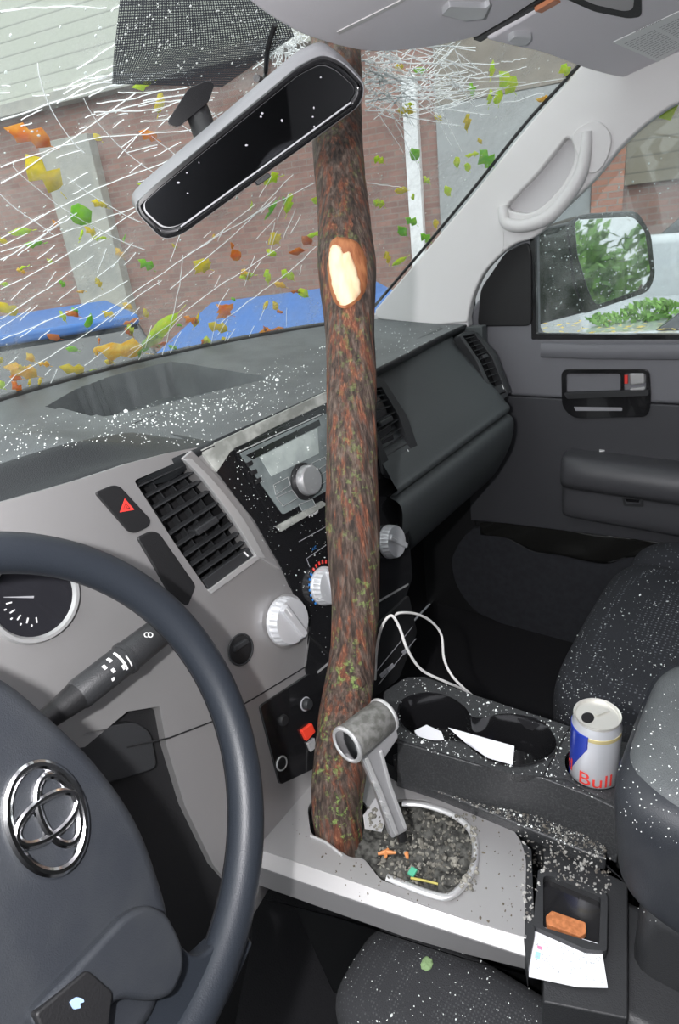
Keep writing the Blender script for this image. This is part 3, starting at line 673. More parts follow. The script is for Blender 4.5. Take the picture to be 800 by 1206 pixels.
# the raised arc right of the vent, its highlight painted on as bright strips
arc_o = CR([(226, 530), (262, 566), (298, 612), (332, 672)]); arc_i = CR([(214, 540), (238, 562), (272, 606), (303, 655)])
slab('arc_trim', arc_o + arc_i[::-1], S, .012, SILVER, dash, off=.004, bevel=.002)
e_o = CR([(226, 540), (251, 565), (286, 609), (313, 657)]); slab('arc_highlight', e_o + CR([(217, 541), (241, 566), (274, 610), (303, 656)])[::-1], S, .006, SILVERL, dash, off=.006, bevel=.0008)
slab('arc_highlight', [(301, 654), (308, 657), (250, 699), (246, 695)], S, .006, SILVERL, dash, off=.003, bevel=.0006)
# seam between upper and lower silver panel
for sm_ in ([(150, 880), (200, 869), (255, 848), (300, 822), (372, 778)],): tube('seam', [S(*p, .0005) for p in sm_], .0009, BLACKM, dash)

def vent(parent, pl, quad, nh, nv, m, label=None, depth=.035, tab=True, gutter=.12):
    """louvred outlet: tray, slats across, fins behind; quad = TL, TR, BR, BL pixels"""
    v = bpy.data.objects.new('air_vent', None); COL.objects.link(v); v.parent = parent
    A, B, Cq, D = [V((*q, 0)) for q in quad]
    pt = lambda s, t: tuple((A.lerp(B, s)).lerp(D.lerp(Cq, s), t))[:2]
    bm = bmesh.new(); c = [pl(*pt(s, t), o) for o in (0, -depth) for s, t in ((0, 0), (1, 0), (1, 1), (0, 1))]
    vs = [bm.verts.new(p) for p in c]
    for i in range(4): bm.faces.new((vs[i], vs[(i + 1) % 4], vs[4 + (i + 1) % 4], vs[4 + i]))
    bm.faces.new(vs[4:]); fin('vent_tray', bm, BLACKM, v, smooth=False)
    for k in range(nh):
        t = (k + .6) / (nh + .2) * (1 - gutter); bm = bmesh.new(); n = pl.n
        a, b_ = pl(*pt(.01, t), -.003), pl(*pt(.99, t), -.003); dn = (pl(*pt(.5, 1)) - pl(*pt(.5, 0))).normalized(); th = dn * .0016; bk = -n * .012 - dn * .004
        q = [a, b_, b_ + th, a + th]; prism_bm(bm, q, [], bk); fin('slat', bm, m, v, smooth=False, bevel=.0004, seg=2)
    for k in range(nv):
        s = (k + 1) / (nv + 1); bm = bmesh.new(); a, b_ = pl(*pt(s, .0), -.014), pl(*pt(s, 1 - gutter), -.014); dr = (pl(*pt(1, .5)) - pl(*pt(0, .5))).normalized() * .0014
        prism_bm(bm, [a, b_, b_ + dr, a + dr], [], -pl.n * .012); fin('fin', bm, DARKG, v, smooth=False)
    if tab:
        a, b_ = pl(*pt(.42, .44), .002), pl(*pt(.80, .44), .002); dn = (pl(*pt(.5, 1)) - pl(*pt(.5, 0))).normalized()
        bm = bmesh.new(); prism_bm(bm, [a, b_, b_ + dn * .008, a + dn * .008], [], -pl.n * .016); fin('vent_tab', bm, DARKG, v, bevel=.002)
    bm = bmesh.new(); a, b_, c_, d = pl(*pt(.02, 1 - gutter + .01), 0), pl(*pt(.98, 1 - gutter + .01), 0), pl(*pt(.97, .985), 0), pl(*pt(.03, .985), 0)
    prism_bm(bm, [a, b_, c_, d], [], -pl.n * .01); fin('vent_sill', bm, DARKG, v, bevel=.001)
    if quad is VQ: 
        bm = bmesh.new(); a = pl(*pt(.88, .90), .002); b_ = pl(*pt(.91, .96), .002); dr = V((.002, 0, 0)); prism_bm(bm, [a, b_, b_ + dr, a + dr], [], -pl.n * .003); fin('wheel_mark', bm, WHITEI, v)
    return v
VQ = [(158, 566), (216, 541), (302, 656), (246, 697)]
# the outlet bows like the trim: build its slats row by row between two curves
def bent_vent(parent, pl, left, right, nh, nv, depth=.03, tabat=.5, last=.86):
    v = bpy.data.objects.new('air_vent', None); COL.objects.link(v); v.parent = parent
    L = CR(left, 12); Rr = CR(right, 12)
    def at(s, t):
        i = t * (len(L) - 1); a = int(min(i, len(L) - 2)); f = i - a
        l = V(L[a]).lerp(V(L[a + 1]), f); i2 = t * (len(Rr) - 1); a2 = int(min(i2, len(Rr) - 2)); r = V(Rr[a2]).lerp(V(Rr[a2 + 1]), i2 - a2); return tuple(l.lerp(r, s))
    out = [at(0, k / 16) for k in range(17)] + [at(1, k / 16) for k in range(16, -1, -1)]
    bm = bmesh.new(); fr = [pl(*p) for p in out]; bk = [p - pl.n * depth for p in fr]
    a = [bm.verts.new(p) for p in fr]; b_ = [bm.verts.new(p) for p in bk]
    for i in range(len(a)): bm.faces.new((a[i], a[(i + 1) % len(a)], b_[(i + 1) % len(a)], b_[i]))
    bm.faces.new(b_); fin('vent_tray', bm, BLACKM, v, smooth=False)
    for k in range(nh):
        t = (k + .5) / nh * last; dn = (pl(*at(.5, min(1, t + .05))) - pl(*at(.5, t))).normalized()
        bm = bmesh.new(); a, b_ = pl(*at(.01, t), -.002), pl(*at(.99, t), -.002); prism_bm(bm, [a, b_, b_ + dn * .0016, a + dn * .0016], [], -pl.n * .010 - dn * .0012); fin('slat', bm, DARKG, v, smooth=False, bevel=.0003, seg=2)
    for k in range(nv):
        s = (k + 1) / (nv + 1); bm = bmesh.new(); dr = (pl(*at(1, .5)) - pl(*at(0, .5))).normalized() * .0014
        for q in range(8):
            a, b_ = pl(*at(s, q / 8 * last), -.015), pl(*at(s, (q + 1) / 8 * last), -.015); prism_bm(bm, [a, b_, b_ + dr, a + dr], [], -pl.n * .012)
        fin('fin', bm, DARKG, v, smooth=False)
    dn = (pl(*at(.5, .55)) - pl(*at(.5, .5))).normalized(); a, b_ = pl(*at(.40, tabat), .003), pl(*at(.82, tabat), .003)
    bm = bmesh.new(); prism_bm(bm, [a, b_, b_ + dn * .009, a + dn * .009], [], -pl.n * .018); fin('vent_tab', bm, DARKG, v, bevel=.002)
    bm = bmesh.new(); prism_bm(bm, [pl(*at(.02, last + .02), 0), pl(*at(.98, last + .02), 0), pl(*at(.98, .99), 0), pl(*at(.02, .99), 0)], [], -pl.n * .01); sl = fin('vent_sill', bm, DARKG, v, bevel=.001)
    a, b_ = pl(*at(.86, last + .03), .001), pl(*at(.88, .95), .001); bm = bmesh.new(); prism_bm(bm, [a, b_, b_ + V((.002, 0, 0)), a + V((.002, 0, 0))], [], -pl.n * .003); fin('position_mark', bm, WHITEI, v)
    return v
bent_vent(dash, S, [(158, 566), (182, 600), (206, 640), (228, 670), (246, 697)], [(216, 541), (240, 566), (266, 600), (286, 630), (302, 656)], 9, 3)
# hazard switch and blank below it
hz = slab('hazard_switch', roundp([(112, 580), (134, 571), (142, 573), (178, 612), (176, 620), (160, 628), (152, 626)], 5), S, .012, BLACKM, dash, off=.003, bevel=.0025)
def tri(cu, cv, r, rot): return [(cu + r * math.cos(rot + k * 2.0944), cv + r * math.sin(rot + k * 2.0944)) for k in range(3)]
slab('warning_triangle', tri(149, 597, 10, -1.75), S, .001, RED, hz, off=.0036, holes=[tri(149, 597, 5.2, -1.75)], bevel=0)
slab('warning_triangle', tri(149, 597, 3.4, -1.75), S, .001, RED, hz, off=.0036, holes=[tri(149, 597, 1.6, -1.75)], bevel=0)
slab('blank_switch', roundp([(161, 633), (178, 625), (188, 627), (232, 690), (222, 715), (200, 700)], 5), S, .010, BLACKM, dash, off=.002, bevel=.0025)
# lower driver side: dark pocket, ignition plate, socket ring
slab('column_shroud', roundp([(-60, 870), (60, 868), (110, 846), (168, 832), (186, 836), (197, 868), (219, 945), (300, 1090), (260, 1300), (-60, 1300)], 14), S, .03, BLACKM, dash, off=-.012, bevel=.006)
slab('pocket_lid', roundp([(72, 880), (100, 860), (160, 850), (178, 862), (186, 905), (120, 925)], 10), S, .02, DARKG, dash, off=.0, bevel=.005)
slab('switch_plate', roundp([(306, 832), (366, 792), (374, 806), (384, 862), (372, 905), (330, 925)], 5), S, .014, BLACKG, dash, off=.003, bevel=.0015)
def disc(name, u, v, rpx, pl, h, m, parent, off=0, **k):
    c = pl(u, v, off); dist = (c - EYE).length; r = rpx * dist / FPX / (ray(u, v).length / FPX) * (ray(u, v).length / FPX)
    return c, r
def ringpx(name, u, v, r, tubr, pl, m, parent, off=.002, full=True):
    bm = bmesh.new(); ring_bm(bm, pl(u, v, off), pl.n, r, r, V((1, 0, 0)), tubr, 40, 8); return fin(name, bm, m, parent)
ringpx('socket_ring', 332, 899, .0085, .0011, S, SILVERL, dash, off=.004)
lathe('socket_cap', [(0, .001), (.0065, .001), (.0075, 0), (.0075, -.004)], S(332, 899, .004), SN, BLACKM, dash)
lathe('knob_button', [(0, .008), (.006, .008), (.0075, .006), (.0078, 0)], S(360, 829, .003), SN, DARKG, dash)
ringpx('knob_rim', 360, 829, .0085, .0010, S, GREYI, dash, off=.004)
lathe('knob_button', [(0, .005), (.006, .005), (.007, .003), (.0072, 0)], S(333, 848, .003), SN, BLACKM, dash)
slab('red_release', [(356, 861), (368, 852), (372, 862), (362, 873)], S, .008, REDL, dash, off=.008, bevel=.001)
slab('grey_release', [(363, 876), (371, 869), (373, 880), (367, 886)], S, .008, SILVERL, dash, off=.007, bevel=.001)
# round side socket in the silver (ringed dark dial)
ringpx('power_dial', 284, 765, .0185, .0012, S, DARKG, dash, off=.002)
lathe('power_dial', [(0, .001), (.0145, .001), (.017, 0), (.018, -.004)], S(284, 765, .002), SN, BLACKM, dash)
slab('dial_bar', [(276, 762), (292, 752), (294, 757), (278, 768)], S, .006, DARKG, dash, off=.008, bevel=.001)
# instrument dial at the left
gc = S(38, 703, 0)
lathe('gauge_rim', [(.036, .004), (.038, .008), (.041, .008), (.043, .003), (.043, -.002)], gc, SN, SILVERL, dash)
lathe('gauge_face', [(0, .0015), (.037, .0015), (.037, -.001)], gc, SN, mat('gauge_black', (.02, .02, .024), .15, coat=1), dash)
bm = bmesh.new(); GX = (V((1, 0, 0)) - SN.normalized() * SN.normalized().x).normalized(); GY = SN.normalized().cross(GX)
for k in range(9):
    a = math.radians(165 + k * 11); r1 = .027 if k % 2 else .024; r0 = r1 - (.002 if k % 2 else .005); d = GX * math.cos(a) + GY * math.sin(a); strips(bm, [gc + SN.normalized() * .002 + d * r0, gc + SN.normalized() * .002 + d * r1], .0012, SN.normalized(), .0004)
fin('gauge_ticks', bm, WHITEI, dash, smooth=False)
bm = bmesh.new(); strips(bm, [gc + SN.normalized() * .003, gc + SN.normalized() * .003 + (GX * -.9 + GY * .5).normalized() * .026], [.002, .0006], SN.normalized(), .0006); fin('gauge_needle', bm, GREYI, dash)
# four wheel drive selector
def knob(u, v, r, h, pl, m, parent, name='knob', off=.004, ang=.6, grips=24):
    c = pl(u, v, off); n = pl.n; bm = bmesh.new(); x = V((1, 0, 0)); x = (x - n * x.dot(n)).normalized(); y = n.cross(x); N = grips * 4; rings = []
    for (rr_, hh) in [(r * 1.04, 0), (r * 1.04, h * .15), (r, h * .2), (r * .97, h * .62), (r * .93, h * .72), (r * .55, h * .76)]:
        ring = []
        for i in range(N):
            a = 2 * math.pi * i / N; q = rr_ * (1 + (.025 * (1 if (i // 2) % 2 else -1) if h * .15 < hh < h * .7 else 0)); ring.append(bm.verts.new(c + n * hh + (x * math.cos(a) + y * math.sin(a)) * q))
        rings.append(ring)
    for A, B in zip(rings, rings[1:]):
        for i in range(N): bm.faces.new((A[i], A[(i + 1) % N], B[(i + 1) % N], B[i]))
    bm.faces.new(rings[-1]); bm.faces.new(rings[0][::-1])
    k = fin(name, bm, m, parent, ang=40)
    d = x * math.cos(ang) + y * math.sin(ang); s = n.cross(d); bm = bmesh.new()
    prism_bm(bm, [c + n * h * 1.0 + d * a * r + s * b_ * r for a, b_ in roundp([(-.9, -.16), (.9, -.2), (.9, .2), (-.9, .16)], .12)], [], -n * h * .5); fin('grip', bm, m, k, bevel=.002)
    bm = bmesh.new(); strips(bm, [c + n * (h + .0002) + d * r * .35, c + n * (h + .0002) + d * r * .85], .0016, n, .0003); fin('pointer_mark', bm, WHITEI, k)
    return k
lathe('selector_collar', [(.035, .0), (.035, .003), (.033, .004), (.020, .004)], S(337, 731, .001), SN, SILVER, dash)
kn = knob(335, 731, .0305, .022, S, KNOB, dash, 'drive_selector', ang=1.9)
text('selector_print', 'OFF', S(316, 722, .0055), S(345, 702, 0) - S(322, 713, 0), SN, .007, WHITEI, dash, .0004)

# ---- centre stack
stack = thing('centre_stack', 'gloss black centre console fascia with silver climate knobs behind the branch', 'centre console')
fpx = [(250, 548), (262, 528), (385, 462), (441, 440), (452, 470), (470, 540), (480, 600), (486, 680), (470, 728), (440, 800), (380, 850), (360, 790), (366, 740), (330, 665), (300, 612)]
radio_hole = roundp([(275, 541), (384, 487), (442, 458), (452, 560), (332, 626)], 3)
slab('fascia', roundp(fpx, 4), S, .03, BLACKG, stack, off=.002, bevel=.003, holes=[[(282, 545), (384, 494), (436, 468), (446, 558), (336, 618)]])
slab('dusty_edge', [(236, 530), (385, 461), (386, 474), (320, 505), (272, 532), (256, 556)], S, .006, DUSTY, stack, off=.0035, bevel=.0008)
for a, b_, wd in [((352, 638), (386, 619), .0008), ((374, 792), (388, 780), .003), ((361, 658), (384, 642), .0006), ((361, 658), (365, 668), .0006), ((440, 712), (481, 688), .003)]:
    bm = bmesh.new(); strips(bm, [S(*a, .0026), S(*b_, .0026)], wd, S.n, .0006); fin('fascia_line', bm, GREYI if wd < .002 else SILVERL, stack)
text('button_print', 'A/C', S(368, 649, .0024), S(385, 638, 0) - S(368, 650, 0), SN, .006, BLUE, stack, .0004)
KR = .026
for (u, v, a) in [(381, 690, 1.5), (421, 662, 1.5), (458, 638, 2.4)]:
    knob(u, v, KR, .022, S, KNOB, stack, 'climate_knob', off=.003, ang=a)
bm = bmesh.new(); kc = S(383, 688, .0028)
GXs = (V((1, 0, 0)) - S.n * S.n.x).normalized(); GYs = S.n.cross(GXs)
for k in range(7):
    a = math.radians(205 - k * 13); d = GXs * math.cos(a) + GYs * math.sin(a); strips(bm, [kc + d * .0290, kc + d * .0340], .003, S.n, .0005)
fin('cold_scale', bm, BLUE, stack, smooth=False)
bm = bmesh.new()
for k in range(7):
    a = math.radians(112 - k * 13); d = GXs * math.cos(a) + GYs * math.sin(a); strips(bm, [kc + d * .0290, kc + d * .0340], .003, S.n, .0005)
fin('hot_scale', bm, RED, stack, smooth=False)
# lower right: storage tray lip with sockets and labels
slab('lower_tray', roundp([(440, 740), (482, 700), (492, 745), (470, 800), (430, 830)], 5), S, .02, BLACKM, stack, off=.006, bevel=.003)
for a, b_ in [((446, 806), (490, 752)), ((444, 790), (486, 738))]:
    bm = bmesh.new(); strips(bm, [S(*a, .0068), S(*b_, .0068)], .0012, S.n, .0006); fin('tray_line', bm, GREYI, stack)
for a in [(452, 793), (460, 786), (478, 766)]: slab('tray_button', [(a[0] - 4, a[1] + 2), (a[0] + 3, a[1] - 5), (a[0] + 5, a[1] - 1), (a[0] - 2, a[1] + 6)], S, .002, GREYI, stack, off=.0075, bevel=.0003)

# right hand centre outlet (right of the branch)
slab('vent_surround', roundp([(440, 443), (452, 446), (480, 490), (500, 548), (478, 568), (452, 560), (440, 500)], 6), S, .02, DARKG, stack, off=.010, bevel=.003, holes=[[(441, 458), (450, 456), (470, 490), (487, 537), (461, 549), (441, 500)]])
SV = Pl(S.o + S.n * .010, S.n)
bent_vent(stack, SV, [(418, 462), (425, 480), (438, 510), (448, 535), (461, 549)], [(450, 456), (460, 470), (470, 490), (480, 515), (487, 537)], 9, 2, tabat=.45)
slab('vent_mark', [(466, 544), (484, 535), (486, 540), (468, 550)], SV, .002, GREYI, stack, off=.001, bevel=.0003)
# far right outlet on the passenger side
F = Pl((.70, .555, .90), V((-.18, -1, .55)))
slab('vent_surround', roundp([(540, 393), (560, 388), (585, 415), (602, 462), (590, 474), (580, 468), (562, 425)], 6), F, .02, DARKG, dash, off=.002, bevel=.002, holes=[[(546, 396), (560, 393), (580, 420), (597, 462), (584, 466), (566, 425)]])
bent_vent(dash, F, [(546, 396), (566, 425), (584, 466)], [(560, 393), (580, 420), (597, 462)], 10, 1, depth=.02, tabat=.42)

# ---- car radio
radio = thing('car_radio', 'double-height car stereo with lit grey screen and round silver volume knob', 'car stereo')
rb = roundp([(276, 528), (380, 480), (384, 482), (440, 455), (452, 560), (452, 562), (332, 629), (328, 627)], 3)
slab('bezel', rb, S, .03, BLACKG, radio, off=.006, bevel=.002)
slab('face', roundp([(283, 534), (378, 490), (432, 464), (441, 548), (334, 606)], 3), S, .004, RADIOF, radio, off=.008, bevel=.001)
bm = bmesh.new(); strips(bm, [S(279, 533, .0085), S(378, 488, .0085)], .0014, S.n, .0008); fin('top_edge_trim', bm, SILVERL, radio)
slab('screen', [(306, 538), (362, 510), (374, 504), (376, 534), (320, 561)], S, .001, LCD, radio, off=.0088, bevel=.0002)
slab('darker_top_strip', [(290, 536), (376, 494), (378, 501), (298, 541)], S, .0008, BLACKG, radio, off=.0087, bevel=.0002)
for a in [(295, 546), (300, 556), (305, 566)]: slab('preset_button', [(a[0] - 4, a[1] - 1), (a[0] + 2, a[1] - 4), (a[0] + 4, a[1] + 1), (a[0] - 2, a[1] + 4)], S, .003, BLACKM, radio, off=.0095, bevel=.0004)
lathe('volume_ring', [(.0, .004), (.0245, .004), (.0255, .002), (.0255, 0)], S(358, 567, .008), SN, BLACKM, radio)
lathe('volume_knob', [(0, .0145), (.018, .0145), (.020, .013), (.021, .004), (.021, .001)], S(359, 566, .008), SN, mat('brushed_knob', (.7, .7, .71), .3, .8), radio)
def outline(name, pts, wd, pl, off, m, parent):
    bm = bmesh.new()
    for i in range(len(pts)): strips(bm, [pl(*pts[i], off), pl(*pts[(i + 1) % len(pts)], off)], wd, pl.n, .0006)
    return fin(name, bm, m, parent, smooth=False)
for q in ([(322, 571), (339, 562), (342, 571), (325, 583)], [(325, 586), (344, 577), (351, 586), (334, 596)], [(366, 546), (383, 538), (386, 546), (373, 554)], [(376, 560), (386, 554), (388, 564), (379, 570)], [(352, 594), (368, 588), (372, 596), (356, 602)]):
    slab('radio_button', q, S, .002, RADIOF, radio, off=.0095, bevel=.0004); outline('button_outline', q, .0008, S, .0098, SILVERL, radio)
text('brand_print', 'Pioneer', S(364, 610, .009), S(384, 598, 0) - S(364, 610, 0), SN, .007, WHITEI, radio, .0004)
text('display_print', '12:45', S(314, 546, .0092), S(334, 536, 0) - S(314, 546, 0), SN, .009, GREYI, radio, .0004) if False else None
slab('dusty_lower_lip', [(326, 620), (380, 590), (386, 594), (332, 626)], S, .004, DUSTY, radio, off=.010, bevel=.0006)

# ------------------------------------------------------------------ steering wheel and column stalk
WC = EYE + V((.10, .365, -.335)); WNN = V((.2326, -.868, .438)).normalized()
PW = Pl(WC, WNN); wheel = thing('steering_wheel', 'dark grey steering wheel with chrome oval emblem, nearest the camera', 'steering wheel')
WU = (V((0, 0, 1)) - WNN * WNN.z).normalized(); WRt = WU.cross(WNN)
bm = bmesh.new(); ring_bm(bm, WC, WNN, .1875, .1875, WU, lambda a: .0158, 140, 20); fin('rim', bm, WHEELM, wheel)
bm = bmesh.new(); ring_bm(bm, WC - WNN * .010, WNN, .178, .178, WU, .003, 140, 8); fin('rim_seam', bm, BLACKM, wheel)
def wl(p): q = p - WC; return q.dot(WRt), q.dot(WU)
def wpt(x, y, o=0): return WC + WRt * x + WU * y + WNN * o
eh = wl(PW(53, 963, .0))
edge = [wl(PW(u, v, .012)) for u, v in [(0, 792), (60, 838), (118, 895), (165, 962), (192, 1030), (205, 1085), (196, 1160), (170, 1230)]]
hub_px = [tuple(p)[:2] for p in crv([(a, b_, 0) for a, b_ in [(0, 792), (60, 838), (118, 895), (165, 962), (192, 1030), (205, 1085), (200, 1150), (175, 1215), (90, 1300), (-60, 1290), (-190, 1150), (-220, 980), (-190, 830), (-90, 765)]], 5, True)]
slab('airbag_cover', hub_px, PW, .05, HUBM, wheel, off=.012, bevel=.012, seg=5)
PE = Pl(WC + WNN * .0125, WNN); ec = PE(54, 963); eA = (PE(79, 1020) - PE(29, 906)).normalized()
# spokes to the rim
sp_px = CR([(196, 1092), (214, 1112), (228, 1124), (242, 1122), (262, 1104), (280, 1090)], 5) + [(300, 1110), (270, 1180), (225, 1250), (60, 1290), (70, 1200)]
slab('spoke', sp_px, PW, .022, WHEELM, wheel, off=.006, bevel=.008, seg=4)
pad = slab('control_pod', roundp([(36, 1196), (84, 1146), (150, 1076), (176, 1064), (198, 1074), (216, 1108), (220, 1140), (206, 1172), (184, 1180), (140, 1176), (112, 1215), (50, 1230)], 14), PW, .03, HUBM, wheel, off=.022, bevel=.007)
slab('switch_pad', roundp([(42, 1194), (104, 1142), (134, 1168), (128, 1215), (50, 1215)], 6), PW, .008, BLACKM, pad, off=.0250, bevel=.002)
slab('phone_mark', roundp([(82, 1180), (90, 1174), (98, 1176), (100, 1180), (94, 1182), (96, 1187), (87, 1189)], 2), PW, .001, mat('pale_blue_print', (.30, .42, .62), .5), pad, off=.0258, bevel=.0003)
# emblem: three interlaced ovals
PE = Pl(WC + WNN * .0125, WNN); ec = PE(54, 963); em = bpy.data.objects.new('emblem', None); COL.objects.link(em); em.parent = wheel
eu = (PE(76, 1020) - PE(32, 906)).normalized(); ea = (PE(76, 1021) - PE(34, 905)).length / 2
eA = (PE(79, 1020) - PE(29, 906)).normalized(); eB = WNN.cross(eA); 
if eB.dot(RIGHT) < 0: eB = -eB
ow = (PE(80, 1021) - PE(30, 906)).length / 2; oh = ow * .70
def oval(c, a, b_, r):
    bm = bmesh.new(); ring_bm(bm, c, WNN, a, b_, eA, r, 56, 10); fin('oval', bm, CHROME, em)
bm = bmesh.new(); prism_bm(bm, [ec + eA * math.cos(a) * ow + eB * math.sin(a) * oh for a in [6.283 * k / 48 for k in range(48)]], [], -WNN * .002); fin('badge_plate', bm, HUBM, em)
oval(ec + WNN * .001, ow, oh, .0036)
oval(ec + eB * oh * .34 + WNN * .0015, ow * .68, oh * .52, .0030)
oval(ec + WNN * .0018, ow * .34, oh * .90, .0030)
# column and stalk
col_ = thing('steering_column', 'black steering column shroud with multi-function wiper stalk', 'steering column')
bm = bmesh.new(); ax2 = -WNN; tube_bm(bm, [WC + ax2 * .055 + V((-.0, 0, -.01)), WC + ax2 * .12 + V((0, 0, -.012)), WC + ax2 * .20 + V((0, 0, -.015))], [.060, .070, .075], 28); fin('shroud', bm, BLACKM, col_)
PS = Pl((-.40, .475, .86), V((0.05, -1, .35)))
a, b_ = PS(62, 842), PS(196, 738); st = bpy.data.objects.new('wiper_stalk', None); COL.objects.link(st); st.parent = col_
dv = b_ - a; tn = dv.normalized()
bm = bmesh.new(); tube_bm(bm, [a - tn * .03, a, a + dv * .2], [.009, .010, .0135], 20); fin('stalk_arm', bm, BLACKM, st)
bm = bmesh.new(); tube_bm(bm, [a + dv * .18, a + dv * .20, a + dv * .58], [.0125, .0145, .0150], 28); fin('stalk_sleeve', bm, DARKG, st, ang=50)
bm = bmesh.new(); tube_bm(bm, [a + dv * .58, a + dv * .585, a + dv * .62, a + dv * .625], [.0155, .0165, .0165, .0155], 28); fin('stalk_ring', bm, DARKG, st, ang=50)
bm = bmesh.new(); tube_bm(bm, [a + dv * .625, a + dv * .65, a + dv * .93, a + dv * .985, a + dv * 1.0], [.0150, .0155, .0150, .0125, .009], 28); fin('stalk_end', bm, DARKG, st, ang=50)
# white markings on the side of the stalk that faces the seat
vw = (EYE - (a + b_) / 2).normalized(); vw = (vw - tn * vw.dot(tn)).normalized(); sd = tn.cross(vw)
def smark(f, s0, s1, wd):
    bm = bmesh.new(); pts = []
    for k in range(7):
        an = lerp(s0, s1, k / 6); pts.append(a + dv * f + (vw * math.cos(an) + sd * math.sin(an)) * .0155)
    strips(bm, pts, wd, vw, .0004); fin('stalk_mark', bm, WHITEI, st, smooth=False)
smark(.52, -.75, .65, .0022); smark(.56, -.1, .65, .0012); smark(.46, -.7, -.35, .003); smark(.40, -.5, -.2, .003); smark(.43, .0, .25, .003); smark(.40, .45, .65, .003); smark(.50, .2, .5, .002)
for f, an in [(.78, -.35), (.80, -.2)]:
    bm = bmesh.new(); ring_bm(bm, a + dv * f + (vw * math.cos(an) + sd * math.sin(an)) * .0155, vw, .0022, .0022, tn, .0005, 16, 6); fin('stalk_mark', bm, WHITEI, st)
# ------------------------------------------------------------------ passenger door
DN = V((-1, 0, 0)); D = Pl((.80, 0, 0), DN)
door = thing('passenger_door', 'grey passenger door with window, black pull handle and padded armrest', 'car door')
dw = lambda y, z: V((.80, y, z))
def dpx(u, v): q = D(u, v); return (q.y, q.z)
wa, wb_ = dpx(627, 268), dpx(629, 397)
winp = roundp([wa, wb_, (-.66, wb_[1]), (-.66, 1.39), (.33, 1.39)], [.01, .02, .03, .03, .03])
bm = bmesh.new(); prism_bm(bm, [dw(*q) for q in [(.655, .80), (.66, .97), (.60, 1.04), (.36, 1.415), (-.74, 1.415), (-.74, .80)]], [[dw(*q) for q in winp]], (.05, 0, 0)); fin('upper_trim', bm, DOORG, door, bevel=.010, bang=50)
bm = bmesh.new(); prism_bm(bm, [dw(*q) for q in [(.655, .80), (-.74, .80), (-.74, .56), dpx(800, 642), dpx(590, 616), (.655, .46)]], [], (.05, 0, 0)); fin('lower_trim', bm, DOORD, door, bevel=.003)
# rounded sill moulding under the window
tube('sill_moulding', [D(638, 412, .004), D(700, 414, .004), D(800, 414, .004), V((.796, -.72, D(800, 414).z))], .016, DOORG, door, flat=((0, 0, 1), (1, .5)))
# black corner triangle ahead of the window
slab('corner_cover', roundp([(562, 385), (566, 340), (596, 296), (622, 284), (626, 300), (626, 384)], 8), D, .012, BLACKM, door, off=.006, bevel=.003)
slab('window_gasket', roundp([(624, 266), (626, 400), (900, 400), (900, 395), (632, 393), (630, 268)], 2), D, .012, BLACKG, door, off=.001, bevel=.001)
pg = poly3('window_glass', [dw(.55, .92), dw(.52, 1.15), dw(.34, 1.40), dw(-.68, 1.40), dw(-.68, .92)], (.004, 0, 0), SGLASS, door, bevel=0); pg.location.x += .025
# pull handle recess
cup = slab('handle_bezel', roundp([(661, 435), (765, 435), (767, 470), (764, 491), (676, 493), (662, 480)], 9), D, .014, BLACKG, door, off=.006, bevel=.004, holes=[roundp([(667, 440), (731, 440), (731, 462), (667, 463)], 4), roundp([(735, 440), (761, 440), (761, 462), (735, 462)], 3)])
slab('handle_well', [(661, 437), (765, 437), (765, 492), (663, 492)], D, .012, BLACKM, door, off=-.001, bevel=0)
slab('grip_bar', roundp([(664, 463), (764, 460), (764, 466), (668, 470)], 2), D, .012, DARKG, cup, off=.016, bevel=.003)
slab('release_lever', roundp([(741, 439), (759, 438), (760, 452), (742, 454)], 3), D, .012, SILVERL, cup, off=.006, bevel=.004)
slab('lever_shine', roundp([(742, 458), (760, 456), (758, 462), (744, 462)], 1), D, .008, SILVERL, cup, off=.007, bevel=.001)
slab('lock_mark', [(735.5, 442), (739.5, 442), (739.5, 452), (735.5, 452)], D, .010, RED, cup, off=.004, bevel=.0006)
slab('lower_slot', roundp([(676, 479), (733, 480), (733, 484), (678, 484)], 1), D, .004, GREYI, cup, off=.0065, bevel=.0006)
# armrest: rounded shelf, profile swept back along the door
arm = []
pr = [(0, .012), (-.030, .012), (-.052, .008), (-.066, -.006), (-.072, -.024), (-.070, -.046), (-.060, -.058), (-.050, -.064), (-.046, -.072), (-.046, -.120), (-.036, -.142), (-.010, -.152), (0, -.152)]
A0 = D(667, 533); prs = crv([(a, b_, 0) for a, b_ in pr], 3)
for k in range(26):
    y = A0.y - .0 - (k / 25) * .9; e = min(1, k / 2.0) ** .5 if k < 3 else 1; e = [.0, .55, .85, .97][k] if k < 4 else 1
    y = A0.y - [0, .002, .008, .02][k] if k < 4 else A0.y - .02 - (k - 3) / 22 * .8
    sl = -.06 * min(1, (A0.y - y) / .8)
    arm.append([V((.80 + p.x * e, y, A0.z + sl * .25 + p.y * (.82 + .18 * e) - .012 * (1 - e))) for p in prs])
grid('armrest', arm, ARMM, door, ang=50)
tube('armrest_seam', [V((.80 - .047, A0.y - .025 - k * .05, A0.z - .066 - k * .0009)) for k in range(14)], .0012, BLACKM, door)
AF = Pl((.754, 0, 0), DN); 
slab('switch_bezel', roundp([(732, 583), (757, 585), (758, 597), (735, 596)], 2), AF, .006, DARKG, door, off=.003, bevel=.001, holes=[[(735, 586), (754, 588), (755, 594), (737, 593)]])
slab('switch_rocker', [(736, 587), (753, 588), (753, 592), (738, 591)], AF, .006, BLACKG, door, off=.002, bevel=.001)
AT = Pl((.77, 0, A0.z + .014), (0, 0, 1))
slab('lock_switch', roundp([(734, 527), (763, 528), (760, 532), (738, 532)], 1), AT, .003, GREYI, door, off=.001, bevel=.0005)
